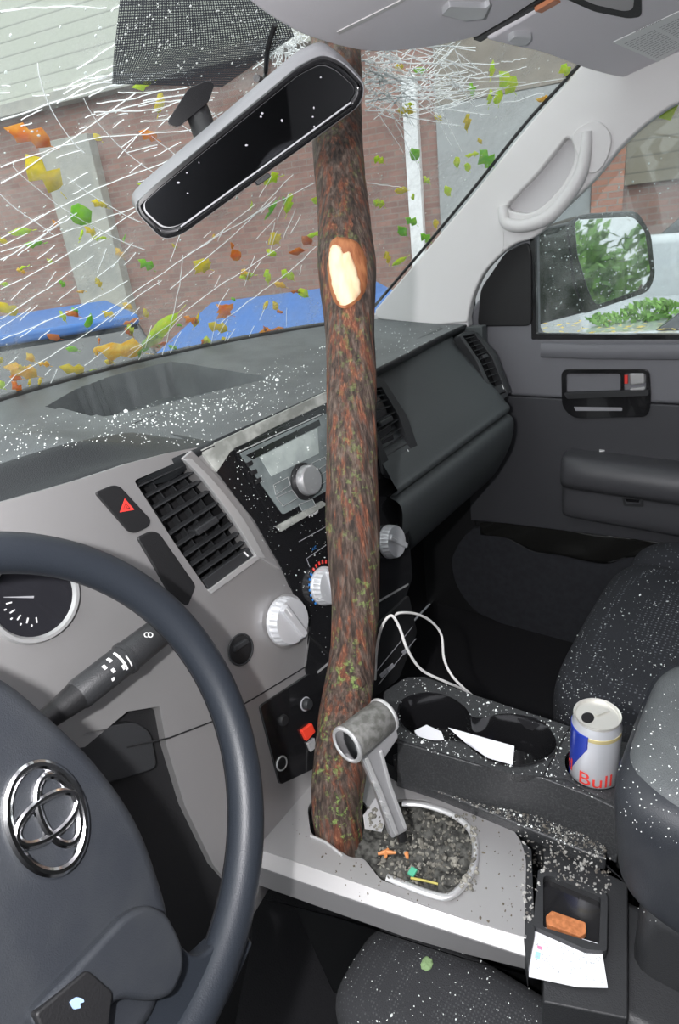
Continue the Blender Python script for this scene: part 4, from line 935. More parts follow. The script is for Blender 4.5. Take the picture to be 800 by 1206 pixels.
slab('lock_switch', roundp([(706, 526), (712, 524), (713, 530), (706, 531)], 1), AT, .003, WHITEI, door, off=.001, bevel=.0005)
# lower door: map pocket film and cloth panel
rows = []
top = [(566, 616), (600, 612), (640, 617), (700, 628), (760, 636), (900, 660)]; low = [(566, 630), (598, 634), (630, 650), (660, 654), (712, 664), (745, 656), (790, 660), (900, 690)]
tc_ = CR(top, 6); lc = CR(low, 6)
for k in range(9):
    r = []
    for i in range(40):
        a = tc_[int(i / 39 * (len(tc_) - 1))]; b_ = lc[int(i / 39 * (len(lc) - 1))]; t = k / 8; r.append(D(lerp(a[0], b_[0], t), lerp(a[1], b_[1], t), -.006 + .012 * math.sin(i * .5 + k * .6) * t * .5))
    rows.append(r)
grid('pocket_film', rows, mat('glossy_black_film', (.014, .014, .013), .25, bump=.6, bscale=25, coat=.3), door, thick=.002, nvec=(-1, 0, 0))
slab('lower_cloth', CR([(540, 640), (560, 622), (600, 630), (660, 652), (712, 662), (745, 655), (800, 655), (900, 690), (880, 1000), (700, 900), (655, 825), (630, 795), (612, 760), (590, 735), (560, 720), (538, 690), (531, 660)], 5), D, .02, DOORCL, door, off=-.012, bevel=.003)
tube('cloth_piping', [D(u, v, -.011) for u, v in crv([(598, 634), (630, 650), (660, 653), (712, 662), (745, 655), (785, 655)], 5)], .0014, DARKG, door)
tube('cloth_piping', [D(u, v, -.011) for u, v in crv([(590, 735), (612, 760), (630, 795), (650, 815)], 5)], .0014, DARKG, door)
poly3('inner_shell', [(.832, .70, .60), (.832, -.74, .60), (.832, -.74, .14), (.832, .70, .14)], (.018, 0, 0), BLACKM, door, bevel=.002)

# ------------------------------------------------------------------ windscreen pillar trim with grab handle
PN = V((-1, -.10, 0)); PP = Pl((.742, .50, 1.15), PN)
pil = thing('pillar_trim', 'pale grey windscreen pillar trim with moulded grab handle', 'pillar trim')
outl = CR([(441, 366), (500, 297), (560, 225), (620, 150), (662, 103), (690, 70)]) + CR([(740, 60), (860, 40)]) + CR([(880, 100), (808, 118), (772, 138), (735, 170), (700, 212), (665, 246), (632, 278), (608, 287), (590, 300), (570, 322), (557, 350), (550, 380)]) + [(500, 384), (445, 376)]
rec = CR([(598, 246), (604, 236), (625, 212), (650, 186), (668, 164), (675, 170), (676, 188), (668, 212), (650, 236), (634, 248), (617, 251), (606, 250)], 5, ) if False else [tuple(p)[:2] for p in crv([(a, b_, 0) for a, b_ in [(598, 245), (610, 229), (632, 206), (655, 178), (668, 163), (675, 172), (675, 192), (662, 218), (640, 242), (620, 251)]], 5, True)]
slab('trim_panel', outl, PP, .03, PILLAR, pil, holes=[rec], bevel=.007, seg=4, bang=50)
slab('recess_floor', [(580, 260), (600, 225), (660, 150), (690, 160), (684, 215), (640, 262), (600, 262)], PP, .006, PILLARD, pil, off=-.022, bevel=0)
hp_ = crv([(592, 243, 0), (596, 262, 0), (616, 266, 0), (645, 256, 0), (668, 232, 0), (684, 205, 0), (690, 178, 0), (692, 155, 0)], 6)
tube('grab_handle', [PP(p.x, p.y, .004 + .006 * math.sin(math.pi * i / (len(hp_) - 1))) for i, p in enumerate(hp_)], [.009 + .004 * math.sin(math.pi * i / (len(hp_) - 1)) for i in range(len(hp_))], PILLAR, pil, n=18, flat=((0, 0, 1), (1, 1)))
cap_o = [tuple(p)[:2] for p in crv([(a, b_, 0) for a, b_ in [(674, 160), (690, 145), (706, 143), (720, 160), (716, 185), (704, 202), (690, 203), (683, 190)]], 4, True)]
slab('handle_cap', cap_o, PP, .006, PILLAR, pil, off=.006, bevel=.0025, seg=4)
tube('glass_edge_seal', [PP(u, v, -.004) for u, v in crv([(440, 362), (498, 294), (558, 222), (618, 147), (661, 100), (690, 68)], 5)], .0032, BLACKM, pil, n=8)
slab('pillar_foot', roundp([(436, 370), (550, 368), (552, 386), (440, 386)], 3), PP, .03, PILLARD, pil, off=-.004, bevel=.003)

# ------------------------------------------------------------------ door mirror outside
MN = V((-.50, -.86, .08)); Mp = Pl((1.06, .50, 1.05), MN); 
mir = thing('door_mirror', 'black wet door mirror outside the passenger window', 'mirror')
mo = roundp([(668, 262), (690, 251), (752, 248), (768, 275), (773, 325), (765, 344), (700, 366), (688, 370), (676, 330)], 9)
mo2 = [(690 + (x - 690) * .93 - 8, 310 + (y - 310) * .9) for x, y in mo]
bm = bmesh.new(); rings = [[Mp(*p) for p in mo], [Mp(*p) - MN.normalized() * .05 for p in mo], [Mp(*p) - MN.normalized() * .11 + V((.0, 0, 0)) for p in mo2]]
vv = [[bm.verts.new(p) for p in r] for r in rings]
for A, B in zip(vv, vv[1:]):
    for i in range(len(A)): bm.faces.new((A[i], A[(i + 1) % len(A)], B[(i + 1) % len(A)], B[i]))
bm.faces.new(vv[0]); bm.faces.new(vv[-1]); fin('housing', bm, BLACKG, mir, bevel=.004)
slab('mirror_glass', roundp([(677, 259), (746, 255), (760, 272), (767, 324), (757, 340), (702, 360), (694, 345), (680, 300)], 7), Mp, .004, MIRR, mir, off=.002, bevel=.0005)
bm = bmesh.new(); q = [Mp(u, v) for u, v in [(622, 272), (668, 262), (676, 330), (690, 368), (626, 385)]]; prism_bm(bm, q, [], -MN.normalized() * .06); fin('mirror_arm', bm, BLACKG, mir, bevel=.006)
bm = bmesh.new()
for _ in range(160):
    u = random.uniform(625, 775); v = random.uniform(250, 380)
    if inpoly(u, v, [(622, 272), (690, 252), (752, 248), (773, 325), (765, 344), (690, 368), (626, 385)]): bead(bm, Mp(u, v, .003), random.uniform(.0008, .002), MN)
wd = fin('water_drops', bm, GLASSC, mir); wd['kind'] = 'stuff'
bm = bmesh.new()
for _ in range(130):
    u = random.uniform(632, 800); v = random.uniform(110, 392)
    if v > 300 - (u - 600) * .75: bead(bm, D(u, v, -.031), random.uniform(.0008, .0019), V((1, 0, 0)))
wd = fin('rain_drops', bm, GLASSC, door); wd['kind'] = 'stuff'
leafq = D(782, 134, -.033); bm = bmesh.new()
pts = [D(u, v, -.033) for u, v in [(776, 139), (790, 142), (800, 122), (806, 110), (790, 120)]]; prism_bm(bm, pts, [], (.0006, 0, 0)); tag(fin('fallen_leaf', bm, LEAFM['lime'], None, smooth=False), 'bright lime leaf on the passenger side window near the roof', 'leaf', 'leaf on the side window')

# ------------------------------------------------------------------ overhead: console, sun visor
RN = V((0, -.22, -1)); RP = Pl((0, .46, 1.395), RN)
oc = thing('overhead_console', 'grey overhead console hanging from the roof above the mirror', 'overhead console')
slab('shell', CR([(286, -6), (300, 8), (330, 28), (365, 45), (430, 61), (500, 57), (562, 44)], 6) + [(600, 22), (655, -14), (800, -150), (500, -170)], RP, .035, HEADL, oc, bevel=.006, seg=4)
slab('lid_seam', [(397, 38), (470, 2), (500, -20), (502, -18), (472, 5), (400, 41)], RP, .002, PILLAR, oc, off=.001, bevel=.0004)
slab('lid_latch', roundp([(521, 18), (530, 8), (572, 10), (578, 5), (570, 22), (548, 25)], 2), RP, .010, KNOB, oc, off=.006, bevel=.003)
slab('latch_recess', roundp([(520, 19), (532, 6), (580, 5), (573, 24)], 2), RP, .003, PILLARD, oc, off=.001, bevel=.001)
slab('dark_gap', [(558, 47), (654, -8), (660, -4), (566, 50)], RP, .02, BLACKM, oc, off=-.001, bevel=.001)
slab('orange_tab', [(630, 14), (654, 0), (661, 3), (638, 16)], RP, .006, mat('orange_tab_plastic', (.62, .24, .12), .5), oc, off=.004, bevel=.001)
VNN = V((-.14, -.25, -1)).normalized(); VP_ = Pl((.35, .40, 1.416), VNN)
vis = thing('sun_visor', 'grey cloth sun visor on the passenger side with warning label', 'sun visor')
slab('visor_body', CR([(572, 48), (600, 55), (640, 64), (690, 82), (730, 92), (755, 90), (800, 73)], 5) + [(880, 20), (900, -60), (720, -90), (660, -4), (612, 25)], VP_, .018, HEADL, vis, bevel=.006, seg=4, off=.004)
slab('mirror_frame', roundp([(655, -8), (664, -2), (700, 14), (740, 22), (756, 20), (756, -14), (770, -60), (700, -60)], 6), VP_, .004, BLACKM, vis, off=.006, bevel=.001, holes=[roundp([(666, -10), (700, 6), (735, 14), (746, 12), (748, -12), (755, -50), (710, -50)], 6)])
slab('mirror_flap', [(666, -10), (700, 6), (735, 14), (746, 12), (748, -12), (755, -50), (710, -50)], VP_, .003, PILLARD, vis, off=.0055, bevel=.0005)
lab = slab('warning_label', [(722, 50), (812, 8), (862, 20), (775, 73)], VP_, .0008, mat('label_pale', (.88, .90, .90), .6), vis, off=.005, bevel=0)
bm = bmesh.new()
for col_i, (p0, p1, q0, q1) in enumerate([((734, 51), (772, 34), (774, 69), (806, 53)), ((776, 32), (806, 18), (810, 51), (842, 36))]):
    for k in range(13):
        t = (k + .5) / 13; a = VP_(lerp(p0[0], q0[0], t), lerp(p0[1], q0[1], t), .0053); b_ = VP_(lerp(p1[0], q1[0], t), lerp(p1[1], q1[1], t), .0053); n_ = 0
        s = 0
        while s < 1:
            e = min(1, s + random.uniform(.08, .25)); strips(bm, [a.lerp(b_, s), a.lerp(b_, e - .03)], .0013, VNN.normalized(), .0002); s = e
fin('label_print', bm, GREYI, lab, smooth=False)
text('label_heading', 'WARNING', VP_(748, 38, .0053), VP_(770, 28, 0) - VP_(748, 38, 0), VNN, .007, BLACKM, lab, .0004)
slab('visor_clip', roundp([(598, 50), (606, 44), (628, 45), (622, 54), (608, 55)], 3), VP_, .012, KNOB, vis, off=.012, bevel=.003)
rail = thing('door_header_trim', 'grey roof edge trim above the passenger window', 'roof trim')
slab('trim', CR([(735, 92), (755, 93), (800, 76), (880, 40)], 5) + [(900, 90), (810, 112), (775, 130), (752, 122)], Pl((.74, .34, 1.38), V((-.55, -.3, -.75))), .03, HEADL, rail, bevel=.005)

# ------------------------------------------------------------------ rear-view mirror
mdir = ray(290, 165); MC = EYE + mdir * (.50 / FPX)
MNv = (RIGHT * .24 - UP * .44 + BACK * .86).normalized(); MM = Pl(MC, MNv)
rv = thing('rear_view_mirror', 'black rear-view mirror knocked askew in front of the shattered glass', 'mirror')
mq = [(152, 232), (170, 212), (350, 60), (378, 47), (404, 66), (431, 98), (425, 124), (214, 277), (192, 283), (162, 252)]
mf = roundp(mq, [12, 4, 10, 12, 14, 16, 14, 16, 12, 14], 5)
mfi = roundp([(158, 240), (184, 216), (352, 76), (380, 62), (404, 72), (431, 100), (425, 124), (214, 277), (192, 283), (164, 254)], [10, 6, 10, 12, 14, 16, 14, 16, 12, 12], 5)
mg = roundp([(168, 240), (190, 220), (352, 88), (380, 74), (398, 82), (421, 104), (413, 119), (212, 266), (192, 270), (170, 250)], [10, 4, 10, 12, 10, 14, 12, 14, 10, 10], 5)
bz = slab('bezel', mfi, MM, .012, BLACKG, rv, bevel=.0035, seg=4, holes=[mg])
cx_ = sum(p[0] for p in mf) / len(mf); cy_ = sum(p[1] for p in mf) / len(mf)
bm = bmesh.new(); R_ = []
for mi, (sc_, dd, ol) in enumerate([(1.0, .004, mfi), (1.0, .018, mf), (.99, .026, mf), (.93, .040, mf), (.75, .050, mf)]): R_.append([bm.verts.new(MM(cx_ + (x - cx_) * sc_, cy_ + (y - cy_) * sc_, -dd)) for x, y in ol])
for A, B in zip(R_, R_[1:]):
    for i in range(len(A)): bm.faces.new((A[i], A[(i + 1) % len(A)], B[(i + 1) % len(A)], B[i]))
bm.faces.new(R_[-1]); bm.faces.new(R_[0]); fin('shell', bm, mat('mirror_shell_plastic', (.19, .19, .20), .35, bump=.15, bscale=900), rv, ang=60)
slab('mirror_glass', [(cx_ + (x - cx_) * .985, cy_ + (y - cy_) * .985) for x, y in mg], MM, .003, MIRRD, rv, off=-.002, bevel=0)
mk = crv([MC - MNv * .045, MC - MNv * .075 + V((-.02, .01, .0)), MM(232, 130, -.09)], 6)
tube('mount_arm', mk, .011, BLACKM, rv)
poly3('mount_foot', [MM(u, v, -.075) for u, v in roundp([(196, 145), (222, 104), (245, 94), (253, 99), (246, 120), (210, 150)], 5)], -MNv * .016, BLACKG, rv, bevel=.004)
slab('dimmer_tab', roundp([(300, 212), (316, 203), (320, 208), (304, 219)], 2), MM, .008, BLACKM, rv, off=-.006, bevel=.002)
tube('mirror_cable', crv([onglass(312, 10, -.02)[0], onglass(304, 40, -.02)[0], onglass(301, 75, -.02)[0], MM(302, 92, -.04)], 6), .0028, BLACKM, rv)
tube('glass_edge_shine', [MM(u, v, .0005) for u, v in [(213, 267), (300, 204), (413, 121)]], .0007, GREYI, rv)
bm = bmesh.new()
for _ in range(30):
    u = random.uniform(200, 420); v = random.uniform(70, 240)
    if inpoly(u, v, mg): bead(bm, MM(u, v, -.0018), random.uniform(.0004, .0012), MNv)
mc = fin('glass_dust', bm, GREYI, rv); mc['kind'] = 'stuff'

# ------------------------------------------------------------------ the tree branch
br = thing('tree_branch', 'thick rough bark tree branch driven down through the windscreen into the console', 'branch')
ctl = [(386, -60, .625, 58), (396, 60, .545, 58), (398, 165, .495, 59), (404, 240, .470, 61), (407, 300, .455, 68), (410, 330, .448, 66), (412, 375, .440, 60), (414, 450, .430, 59), (414, 540, .420, 60), (416, 610, .415, 64), (417, 650, .412, 62), (418, 720, .408, 56), (415, 780, .404, 54), (405, 850, .398, 62), (399, 910, .390, 64), (398, 960, .385, 58), (401, 1005, .380, 54), (403, 1022, .378, 50)]
cl = [P(u, v, y=y) for u, v, y, w_ in ctl]; rd = [w_ / 2 * (p - EYE).dot(-BACK) / FPX * .985 for p, (u, v, y, w_) in zip(cl, ctl)]
top2 = cl[0] + (cl[0] - cl[1]).normalized() * .7; cl = [top2] + cl; rd = [.042] + rd
path = crv(cl, 12); rads = [p.x for p in crv([(r, 0, 0) for r in rd], 12)]
bm = bmesh.new(); N = 72; rings = []
# resample finely
acc = [0]
for a, b_ in zip(path, path[1:]): acc.append(acc[-1] + (b_ - a).length)
TOT = acc[-1]; M_ = 420; pp = []; rr_ = []; j = 0
for k in range(M_):
    s = TOT * k / (M_ - 1)
    while j < len(acc) - 2 and acc[j + 1] < s: j += 1
    f = (s - acc[j]) / max(1e-9, acc[j + 1] - acc[j]); pp.append(path[j].lerp(path[j + 1], f)); rr_.append(lerp(rads[j], rads[j + 1], f))
x = V((1, 0, 0))
for k in range(M_):
    tn = (pp[min(k + 1, M_ - 1)] - pp[max(k - 1, 0)]).normalized(); x = (x - tn * x.dot(tn)).normalized(); y = tn.cross(x); ring = []
    for i in range(N):
        a = 2 * math.pi * i / N; q = V((math.cos(a) * 2.2, math.sin(a) * 2.2, k * TOT / M_ * 16)); q2 = V((math.cos(a) * 6, math.sin(a) * 6, k * TOT / M_ * 22)); q3 = V((math.cos(a) * 1.2, math.sin(a) * 1.2, k * TOT / M_ * 14))
        r = rr_[k] * (1 + .045 * noise.noise(q3) + .05 * noise.noise(q) + .055 * noise.noise(q2))
        ring.append(bm.verts.new(pp[k] + (x * math.cos(a) + y * math.sin(a)) * r))
    rings.append(ring)
for A, B in zip(rings, rings[1:]):
    for i in range(N): bm.faces.new((A[i], A[(i + 1) % N], B[(i + 1) % N], B[i]))
bm.faces.new(rings[0][::-1]); bm.faces.new(rings[-1]); trunk = fin('bark_stem', bm, BARK, br, ang=80)
TB_ = bvh(trunk)
def ontrunk(u, v, off=0):
    h = TB_.ray_cast(EYE, ray(u, v).normalized()); return (h[0] + h[1] * off, h[1]) if h[0] else (None, None)
def patch(name, pts, off, m, dome=.002, fall=.004):
    cu = sum(p[0] for p in pts) / len(pts); cv = sum(p[1] for p in pts) / len(pts); bm = bmesh.new(); rings = []; nn = ontrunk(cu, cv)[1]
    for s, h in [(1.0, -fall), (1.0, off), (.85, off + dome * .6), (.5, off + dome), (.15, off + dome)]:
        ring = []
        for p in pts:
            q, n = ontrunk(cu + (p[0] - cu) * s, cv + (p[1] - cv) * s)
            ring.append(bm.verts.new(q + nn * h))
        rings.append(ring)
    for A, B in zip(rings, rings[1:]):
        for i in range(len(A)): bm.faces.new((A[i], A[(i + 1) % len(A)], B[(i + 1) % len(A)], B[i]))
    bm.faces.new(rings[-1]); return fin(name, bm, m, br, ang=70)
jit = lambda pts, s: [(x + random.uniform(-s, s), y + random.uniform(-s, s)) for x, y in pts]
knot = jit([tuple(p)[:2] for p in crv([(a, b_, 0) for a, b_ in [(389, 290), (398, 280), (420, 286), (431, 305), (432, 335), (424, 352), (405, 364), (392, 350), (386, 318)]], 5, True)], .7)
patch('torn_bark_ring', knot, .0025, WOODR, .002, .006)
scar = jit([tuple(p)[:2] for p in crv([(a, b_, 0) for a, b_ in [(388, 302), (392, 291), (401, 292), (404, 300), (412, 298), (417, 312), (424, 335), (422, 350), (404, 361), (394, 345), (389, 322)]], 5, True)], .6)
patch('bare_wood_scar', scar, .0048, WOOD, .0015, .004)

# ------------------------------------------------------------------ centre console
con = thing('centre_console', 'long low console between the seats with cup holders, debris scattered over it', 'console')
ZC = .60; CT = Pl((0, 0, ZC), (0, 0, 1))
cup2 = [tuple(p)[:2] for p in crv([(a, b_, 0) for a, b_ in [(472, 832), (482, 822), (505, 817), (530, 822), (548, 834), (556, 845), (572, 846), (588, 842), (612, 843), (640, 852), (655, 872), (650, 888), (628, 899), (602, 902), (575, 895), (558, 884), (548, 876), (532, 872), (512, 873), (488, 866), (472, 850)]], 3, True)]
cc = CT(700, 887); cup1c = V((.006, .128, ZC)); cup1r = .0315
def pxof(p): q = V(p) - EYE; d = -q.dot(BACK); return (400 + FPX * q.dot(RIGHT) / d, 603 - FPX * q.dot(UP) / d)
cup1 = [pxof(cup1c + V((math.cos(a), math.sin(a), 0)) * cup1r) for a in [6.283 * k / 40 for k in range(40)]]
tops = [(452, 815), (478, 798), (500, 797), (560, 819), (655, 850), (690, 862), (760, 880), (760, 960), (700, 936), (668, 918), (640, 914), (600, 911), (560, 898), (470, 871), (452, 850)]
slab('top_plate', roundp(tops, 4), CT, .012, CONSD, con, bevel=.003, holes=[cup2, cup1], bang=60)
def liner(name, px, depth, m, parent, taper=.86):
    cu = sum(CT(*p).x for p in px) / len(px); cv = sum(CT(*p).y for p in px) / len(px); bm = bmesh.new(); rings = []
    for dz_, s in [(.0012, 1.03), (.0015, 1.0), (-.003, .98), (-depth, taper), (-depth, .05)]:
        rings.append([bm.verts.new((cu + (CT(*p).x - cu) * s, cv + (CT(*p).y - cv) * s, ZC + dz_)) for p in px])
    for A, B in zip(rings, rings[1:]):
        for i in range(len(A)): bm.faces.new((A[i], A[(i + 1) % len(A)], B[(i + 1) % len(A)], B[i]))
    return fin(name, bm, m, parent, ang=50)
liner('cup_well', cup2, .055, BLACKG, con); liner('cup_well', cup1, .055, BLACKG, con)
# body under the plate
slab('console_body', [(462, 812), (650, 852), (760, 882), (760, 950), (690, 928), (640, 913), (560, 896), (474, 872)], CT, .50, CONSD, con, off=-.058, bevel=.002)
def wallq(name, top_px, z0, z1, m, lean=0, th=.01):
    """a wall that drops from a line on the plate"""
    bm = bmesh.new(); a = [CT(*p) for p in top_px]; up = [V((p.x, p.y, z0)) for p in a]; dn = [V((p.x - lean, p.y, z1)) for p in a]
    va = [bm.verts.new(p) for p in up]; vb = [bm.verts.new(p) for p in dn]; vc = [bm.verts.new(p + V((th, .0, 0))) for p in dn]; vd = [bm.verts.new(p + V((th, .0, 0))) for p in up]
    for A, B in ((va, vb), (vb, vc), (vc, vd), (vd, va)):
        for i in range(len(A) - 1): bm.faces.new((A[i], A[i + 1], B[i + 1], B[i]))
    bm.faces.new((va[0], vb[0], vc[0], vd[0])); bm.faces.new((va[-1], vb[-1], vc[-1], vd[-1])); return fin(name, bm, m, con, bevel=.0015)
wallq('side_wall', [(468, 872), (560, 899), (640, 915), (700, 938), (735, 955)], ZC - .002, .53, CONSD, .012)
wallq('rear_side_wall', [(480, 798), (655, 850), (760, 880)], ZC - .003, .12, CARPET, -.01, -.01)
tube('plate_seam', [CT(u, v, .0006) for u, v in [(640, 914), (668, 862), (672, 856)]], .0009, BLACKM, con)
# ledge and trench between the cup holders and the shifter plate
T1 = Pl((0, 0, .545), (0, 0, 1))
slab('side_ledge', [(462, 888), (475, 884), (712, 988), (715, 1012), (700, 1008), (470, 913)], T1, .02, CONSD, con, off=0, bevel=.003)
slab('trench_floor', [(440, 890), (470, 905), (705, 1008), (740, 1040), (740, 1200), (640, 1180), (640, 960), (440, 930)], Pl((0, 0, .518), (0, 0, 1)), .35, DARKG, con, bevel=.002)
# storage well with raised lip behind the shifter
SW = Pl((0, 0, .525), (0, 0, 1))
slab('storage_well', roundp([(634, 1024), (646, 1024), (712, 1050), (716, 1056), (715, 1120), (690, 1118), (628, 1090)], 3), SW, .02, DARKG, con, off=.006, bevel=.002, holes=[roundp([(640, 1032), (648, 1031), (708, 1056), (706, 1112), (640, 1092)], 4)])
slab('well_floor', [(638, 1030), (712, 1054), (712, 1118), (632, 1090)], SW, .004, BLACKG, con, off=-.003, bevel=0)
# driver side skirt and lower front of the console
# silver shifter plate
Z2 = .53; ST = Pl((0, 0, Z2), (0, 0, 1))
shp = thing('shifter_plate', 'silver gear selector plate cracked open round the branch', 'shifter trim')
gate = roundp([(440, 958), (470, 940), (500, 942), (545, 962), (562, 984), (560, 1030), (536, 1056), (500, 1054), (448, 1036), (428, 1010), (412, 1010), (398, 1000), (366, 982), (362, 950), (380, 930), (420, 935)], 7)
slab('plate', roundp([(280, 930), (366, 905), (440, 900), (476, 928), (560, 950), (596, 968), (612, 986), (620, 1010), (618, 1104), (548, 1082), (282, 992)], [2, 8, 10, 8, 20, 20, 14, 14, 5, 5, 5]), ST, .006, SILVER, shp, bevel=.002, holes=[gate], bang=60)
# bright front chamfer and flank towards the driver
def band(name, up, dn, m, th=.006, bev=.001):
    bm = bmesh.new(); rows_ = [up, dn]; a = [bm.verts.new(p) for p in up]; b_ = [bm.verts.new(p) for p in dn]; off = V((.012, .0, -.004)) if th else V()
    c = [bm.verts.new(p + off) for p in up]; d = [bm.verts.new(p + off) for p in dn]
    for A, B in ((a, b_), (b_, d), (d, c), (c, a)):
        for i in range(len(A) - 1): bm.faces.new((A[i], A[i + 1], B[i + 1], B[i]))
    bm.faces.new((a[0], b_[0], d[0], c[0])); bm.faces.new((a[-1], b_[-1], d[-1], c[-1])); return fin(name, bm, m, shp, bevel=bev)
topl = [ST(*p) for p in [(282, 990), (400, 1030), (480, 1056), (548, 1080), (620, 1104)]]
midl = [Pl((0, 0, Z2 - .012), (0, 0, 1))(*p) for p in [(282, 1013), (400, 1055), (480, 1082), (548, 1104), (622, 1128)]]
lowl = [Pl((0, 0, Z2 - .038), (0, 0, 1))(*p) for p in [(280, 1034), (400, 1077), (480, 1105), (548, 1124), (621, 1142)]]
band('front_chamfer', topl, midl, SILVER); band('flank', midl, lowl, mat('grey_flank', (.15, .148, .15), .45), bev=.001)
body = [Pl((0, 0, .49), (0, 0, 1))(*p) for p in [(300, 1056), (400, 1082), (480, 1108), (548, 1130), (625, 1150)]]
bm = bmesh.new(); a = [bm.verts.new(p) for p in body]; b_ = [bm.verts.new(V((p.x + .055, p.y, .40))) for p in body]; c_ = [bm.verts.new(V((p.x + .09, p.y, .15))) for p in body]
for i in range(4): bm.faces.new((a[i], a[i + 1], b_[i + 1], b_[i])); bm.faces.new((b_[i], b_[i + 1], c_[i + 1], c_[i]))
bmesh.ops.solidify(bm, geom=bm.faces, thickness=.01); fin('console_skirt', bm, DARKG, con)
slab('end_cap', roundp([(612, 988), (626, 1000), (630, 1100), (622, 1142), (617, 1106), (619, 1010)], 2), ST, .03, DARKG, shp, off=-.001, bevel=.002)
# gate ring and littered bed inside
gr = crv([ST(u, v, .003) for u, v in [(474, 946), (500, 948), (530, 958), (550, 972), (560, 992), (558, 1020), (546, 1042), (528, 1056), (505, 1052), (478, 1042), (456, 1033)]], 6)
tube('gate_ring', gr, .0042, SILVERL, shp, n=12, flat=((0, 0, 1), (.7, 1)))
GB = Pl((0, 0, .512), (0, 0, 1)); bed_px = [(424, 960), (470, 940), (548, 962), (566, 990), (560, 1040), (532, 1062), (440, 1036), (424, 1012), (420, 985)]
rows = []
for j in range(24):
    r = []
    for i in range(30):
        p = GB(lerp(418, 568, i / 29), lerp(935, 1064, j / 23) + 0); p.z += .006 * noise.noise(p * 90) + .004 * noise.noise(p * 220); r.append(p)
    rows.append(r)
grid('debris_bed', rows, DIRT, shp, thick=.004, nvec=(0, 0, 1))
slab('cracked_flap', [(428, 960), (446, 934), (456, 962), (450, 980), (430, 976)], Pl(ST(440, 960, 0), V((-.2, -.5, .8))), .002, SILVERL, shp, off=.004, bevel=.0005)
tube('split_edge', [ST(u, v, .001) for u, v in [(366, 984), (384, 992), (398, 1003), (404, 1008)]], .0018, SILVERL, shp)
slab('hanging_shard', [(373, 880), (379, 870), (381, 915), (375, 945), (371, 925)], S, .002, SILVERL, shp, off=.012, bevel=.0004)

# gear lever
gl = thing('gear_lever', 'silver gear lever with cylindrical handle standing beside the branch', 'gear lever')
LY = Pl((0, .315, 0), (0, -1, 0)); LP = Pl(P(445, 900, y=.32), V((-.45, -.80, .38)))
ha, hb = LP(409, 877, .012), LP(452, 843, -.010)
hd = (hb - ha).normalized(); hr = .0205
bm = bmesh.new(); tube_bm(bm, [ha, ha + hd * .003, hb - hd * .004, hb], [hr * .92, hr, hr, hr * .93], 40); fin('handle', bm, mat('handle_grey', (.20, .20, .19), .5, .2, bump=.4, bscale=600, var=(.11, .11, .10), vscale=120), gl, ang=50)
bm = bmesh.new(); ring_bm(bm, ha, hd, hr * .93, hr * .93, V((0, 0, 1)), .0026, 48, 10); fin('handle_rim', bm, SILVERL, gl)
lathe('handle_end_cap', [(0, .004), (hr * .5, .0035), (hr * .9, .001)], ha, -hd, CHROME, gl)
bm = bmesh.new(); ring_bm(bm, hb, hd, hr * .94, hr * .94, V((0, 0, 1)), .0024, 48, 10); fin('handle_rim', bm, SILVERL, gl)
slab('lever_blade', roundp([(424, 885), (466, 855), (470, 868), (452, 895), (462, 930), (481, 978), (462, 988), (444, 935), (428, 898)], 3), LP, .012, SILVERL if False else mat('lever_silver', (.42, .42, .43), .35, .6), gl, off=.004, bevel=.002)
slab('lever_rib', [(430, 894), (434, 892), (450, 930), (470, 982), (466, 984), (446, 934)], LP, .004, SILVERL, gl, off=.007, bevel=.0008)
slab('lever_rib', [(448, 886), (451, 884), (462, 925), (480, 975), (477, 977), (459, 928)], LP, .004, SILVERL, gl, off=.007, bevel=.0008)
for p in [(443, 925), (452, 948), (458, 962)]: slab('lever_clip', [(p[0] - 4, p[1] - 3), (p[0] + 3, p[1] - 3), (p[0] + 6, p[1] + 2), (p[0] - 2, p[1] + 2)], LP, .006, SILVERL, gl, off=.009, bevel=.0008)
tube('lever_root', [LP(470, 970, -.006), LP(474, 988, -.012)], .006, BLACKM, gl)

# armrest box lid at the right
lid = thing('armrest_box', 'dark vinyl console armrest at the right edge sprinkled with glass', 'armrest')
def lf(p):
    p = p.copy(); t = (p.z + .085) / .17; p.y -= .018 * (1 - t) * (1 if p.y > 0 else 0); return p
sbox('lid', (-.020, -.13, .655), (.125, .222, .080), HUBM, lid, e=.32, fn=lf)
sbox('lid_top_pad', (-.018, -.133, .700), (.119, .215, .044), DASH, lid, e=.45)
box('box_body', (-.03, -.15, .36), (.105, .20, .24), DARKG, lid, bevel=.02)
box('front_shelf', (-.125, .045, .485), (.06, .07, .022), DARKG, lid, bevel=.012)

# ------------------------------------------------------------------ seats
ps = thing('passenger_seat', 'dark patterned cloth passenger seat covered in sparkling glass crumbs', 'car seat')
def crown(p): p = p.copy(); p.z += .010 * math.cos(p.x * 5); return p
sbox('seat_cushion', (.455, .02, .415), (.27, .245, .095), SEATC, ps, e=.38, fn=crown)
sbox('side_bolster', (.225, -.02, .42), (.06, .20, .085), SEATD, ps, e=.55)
sbox('outer_bolster', (.705, .02, .445), (.05, .22, .10), SEATC, ps, e=.6)
box('seat_base', (.47, -.02, .28), (.24, .20, .11), BLACKM, ps, bevel=.02)
sbox('backrest', (.46, -.36, .85), (.27, .10, .42), SEATD, ps, e=.4, rot=Matrix.Rotation(.25, 3, 'X'))
sbox('head_restraint', (.46, -.46, 1.30), (.14, .06, .10), SEATD, ps, e=.5)
ds = thing('driver_seat', 'black cloth driver seat with side bolster in the lower foreground', 'car seat')
sbox('side_bolster', (-.245, .095, .395), (.075, .225, .075), SEATD, ds, e=.5)
sbox('seat_cushion', (-.49, .09, .365), (.205, .260, .072), SEATD, ds, e=.4)
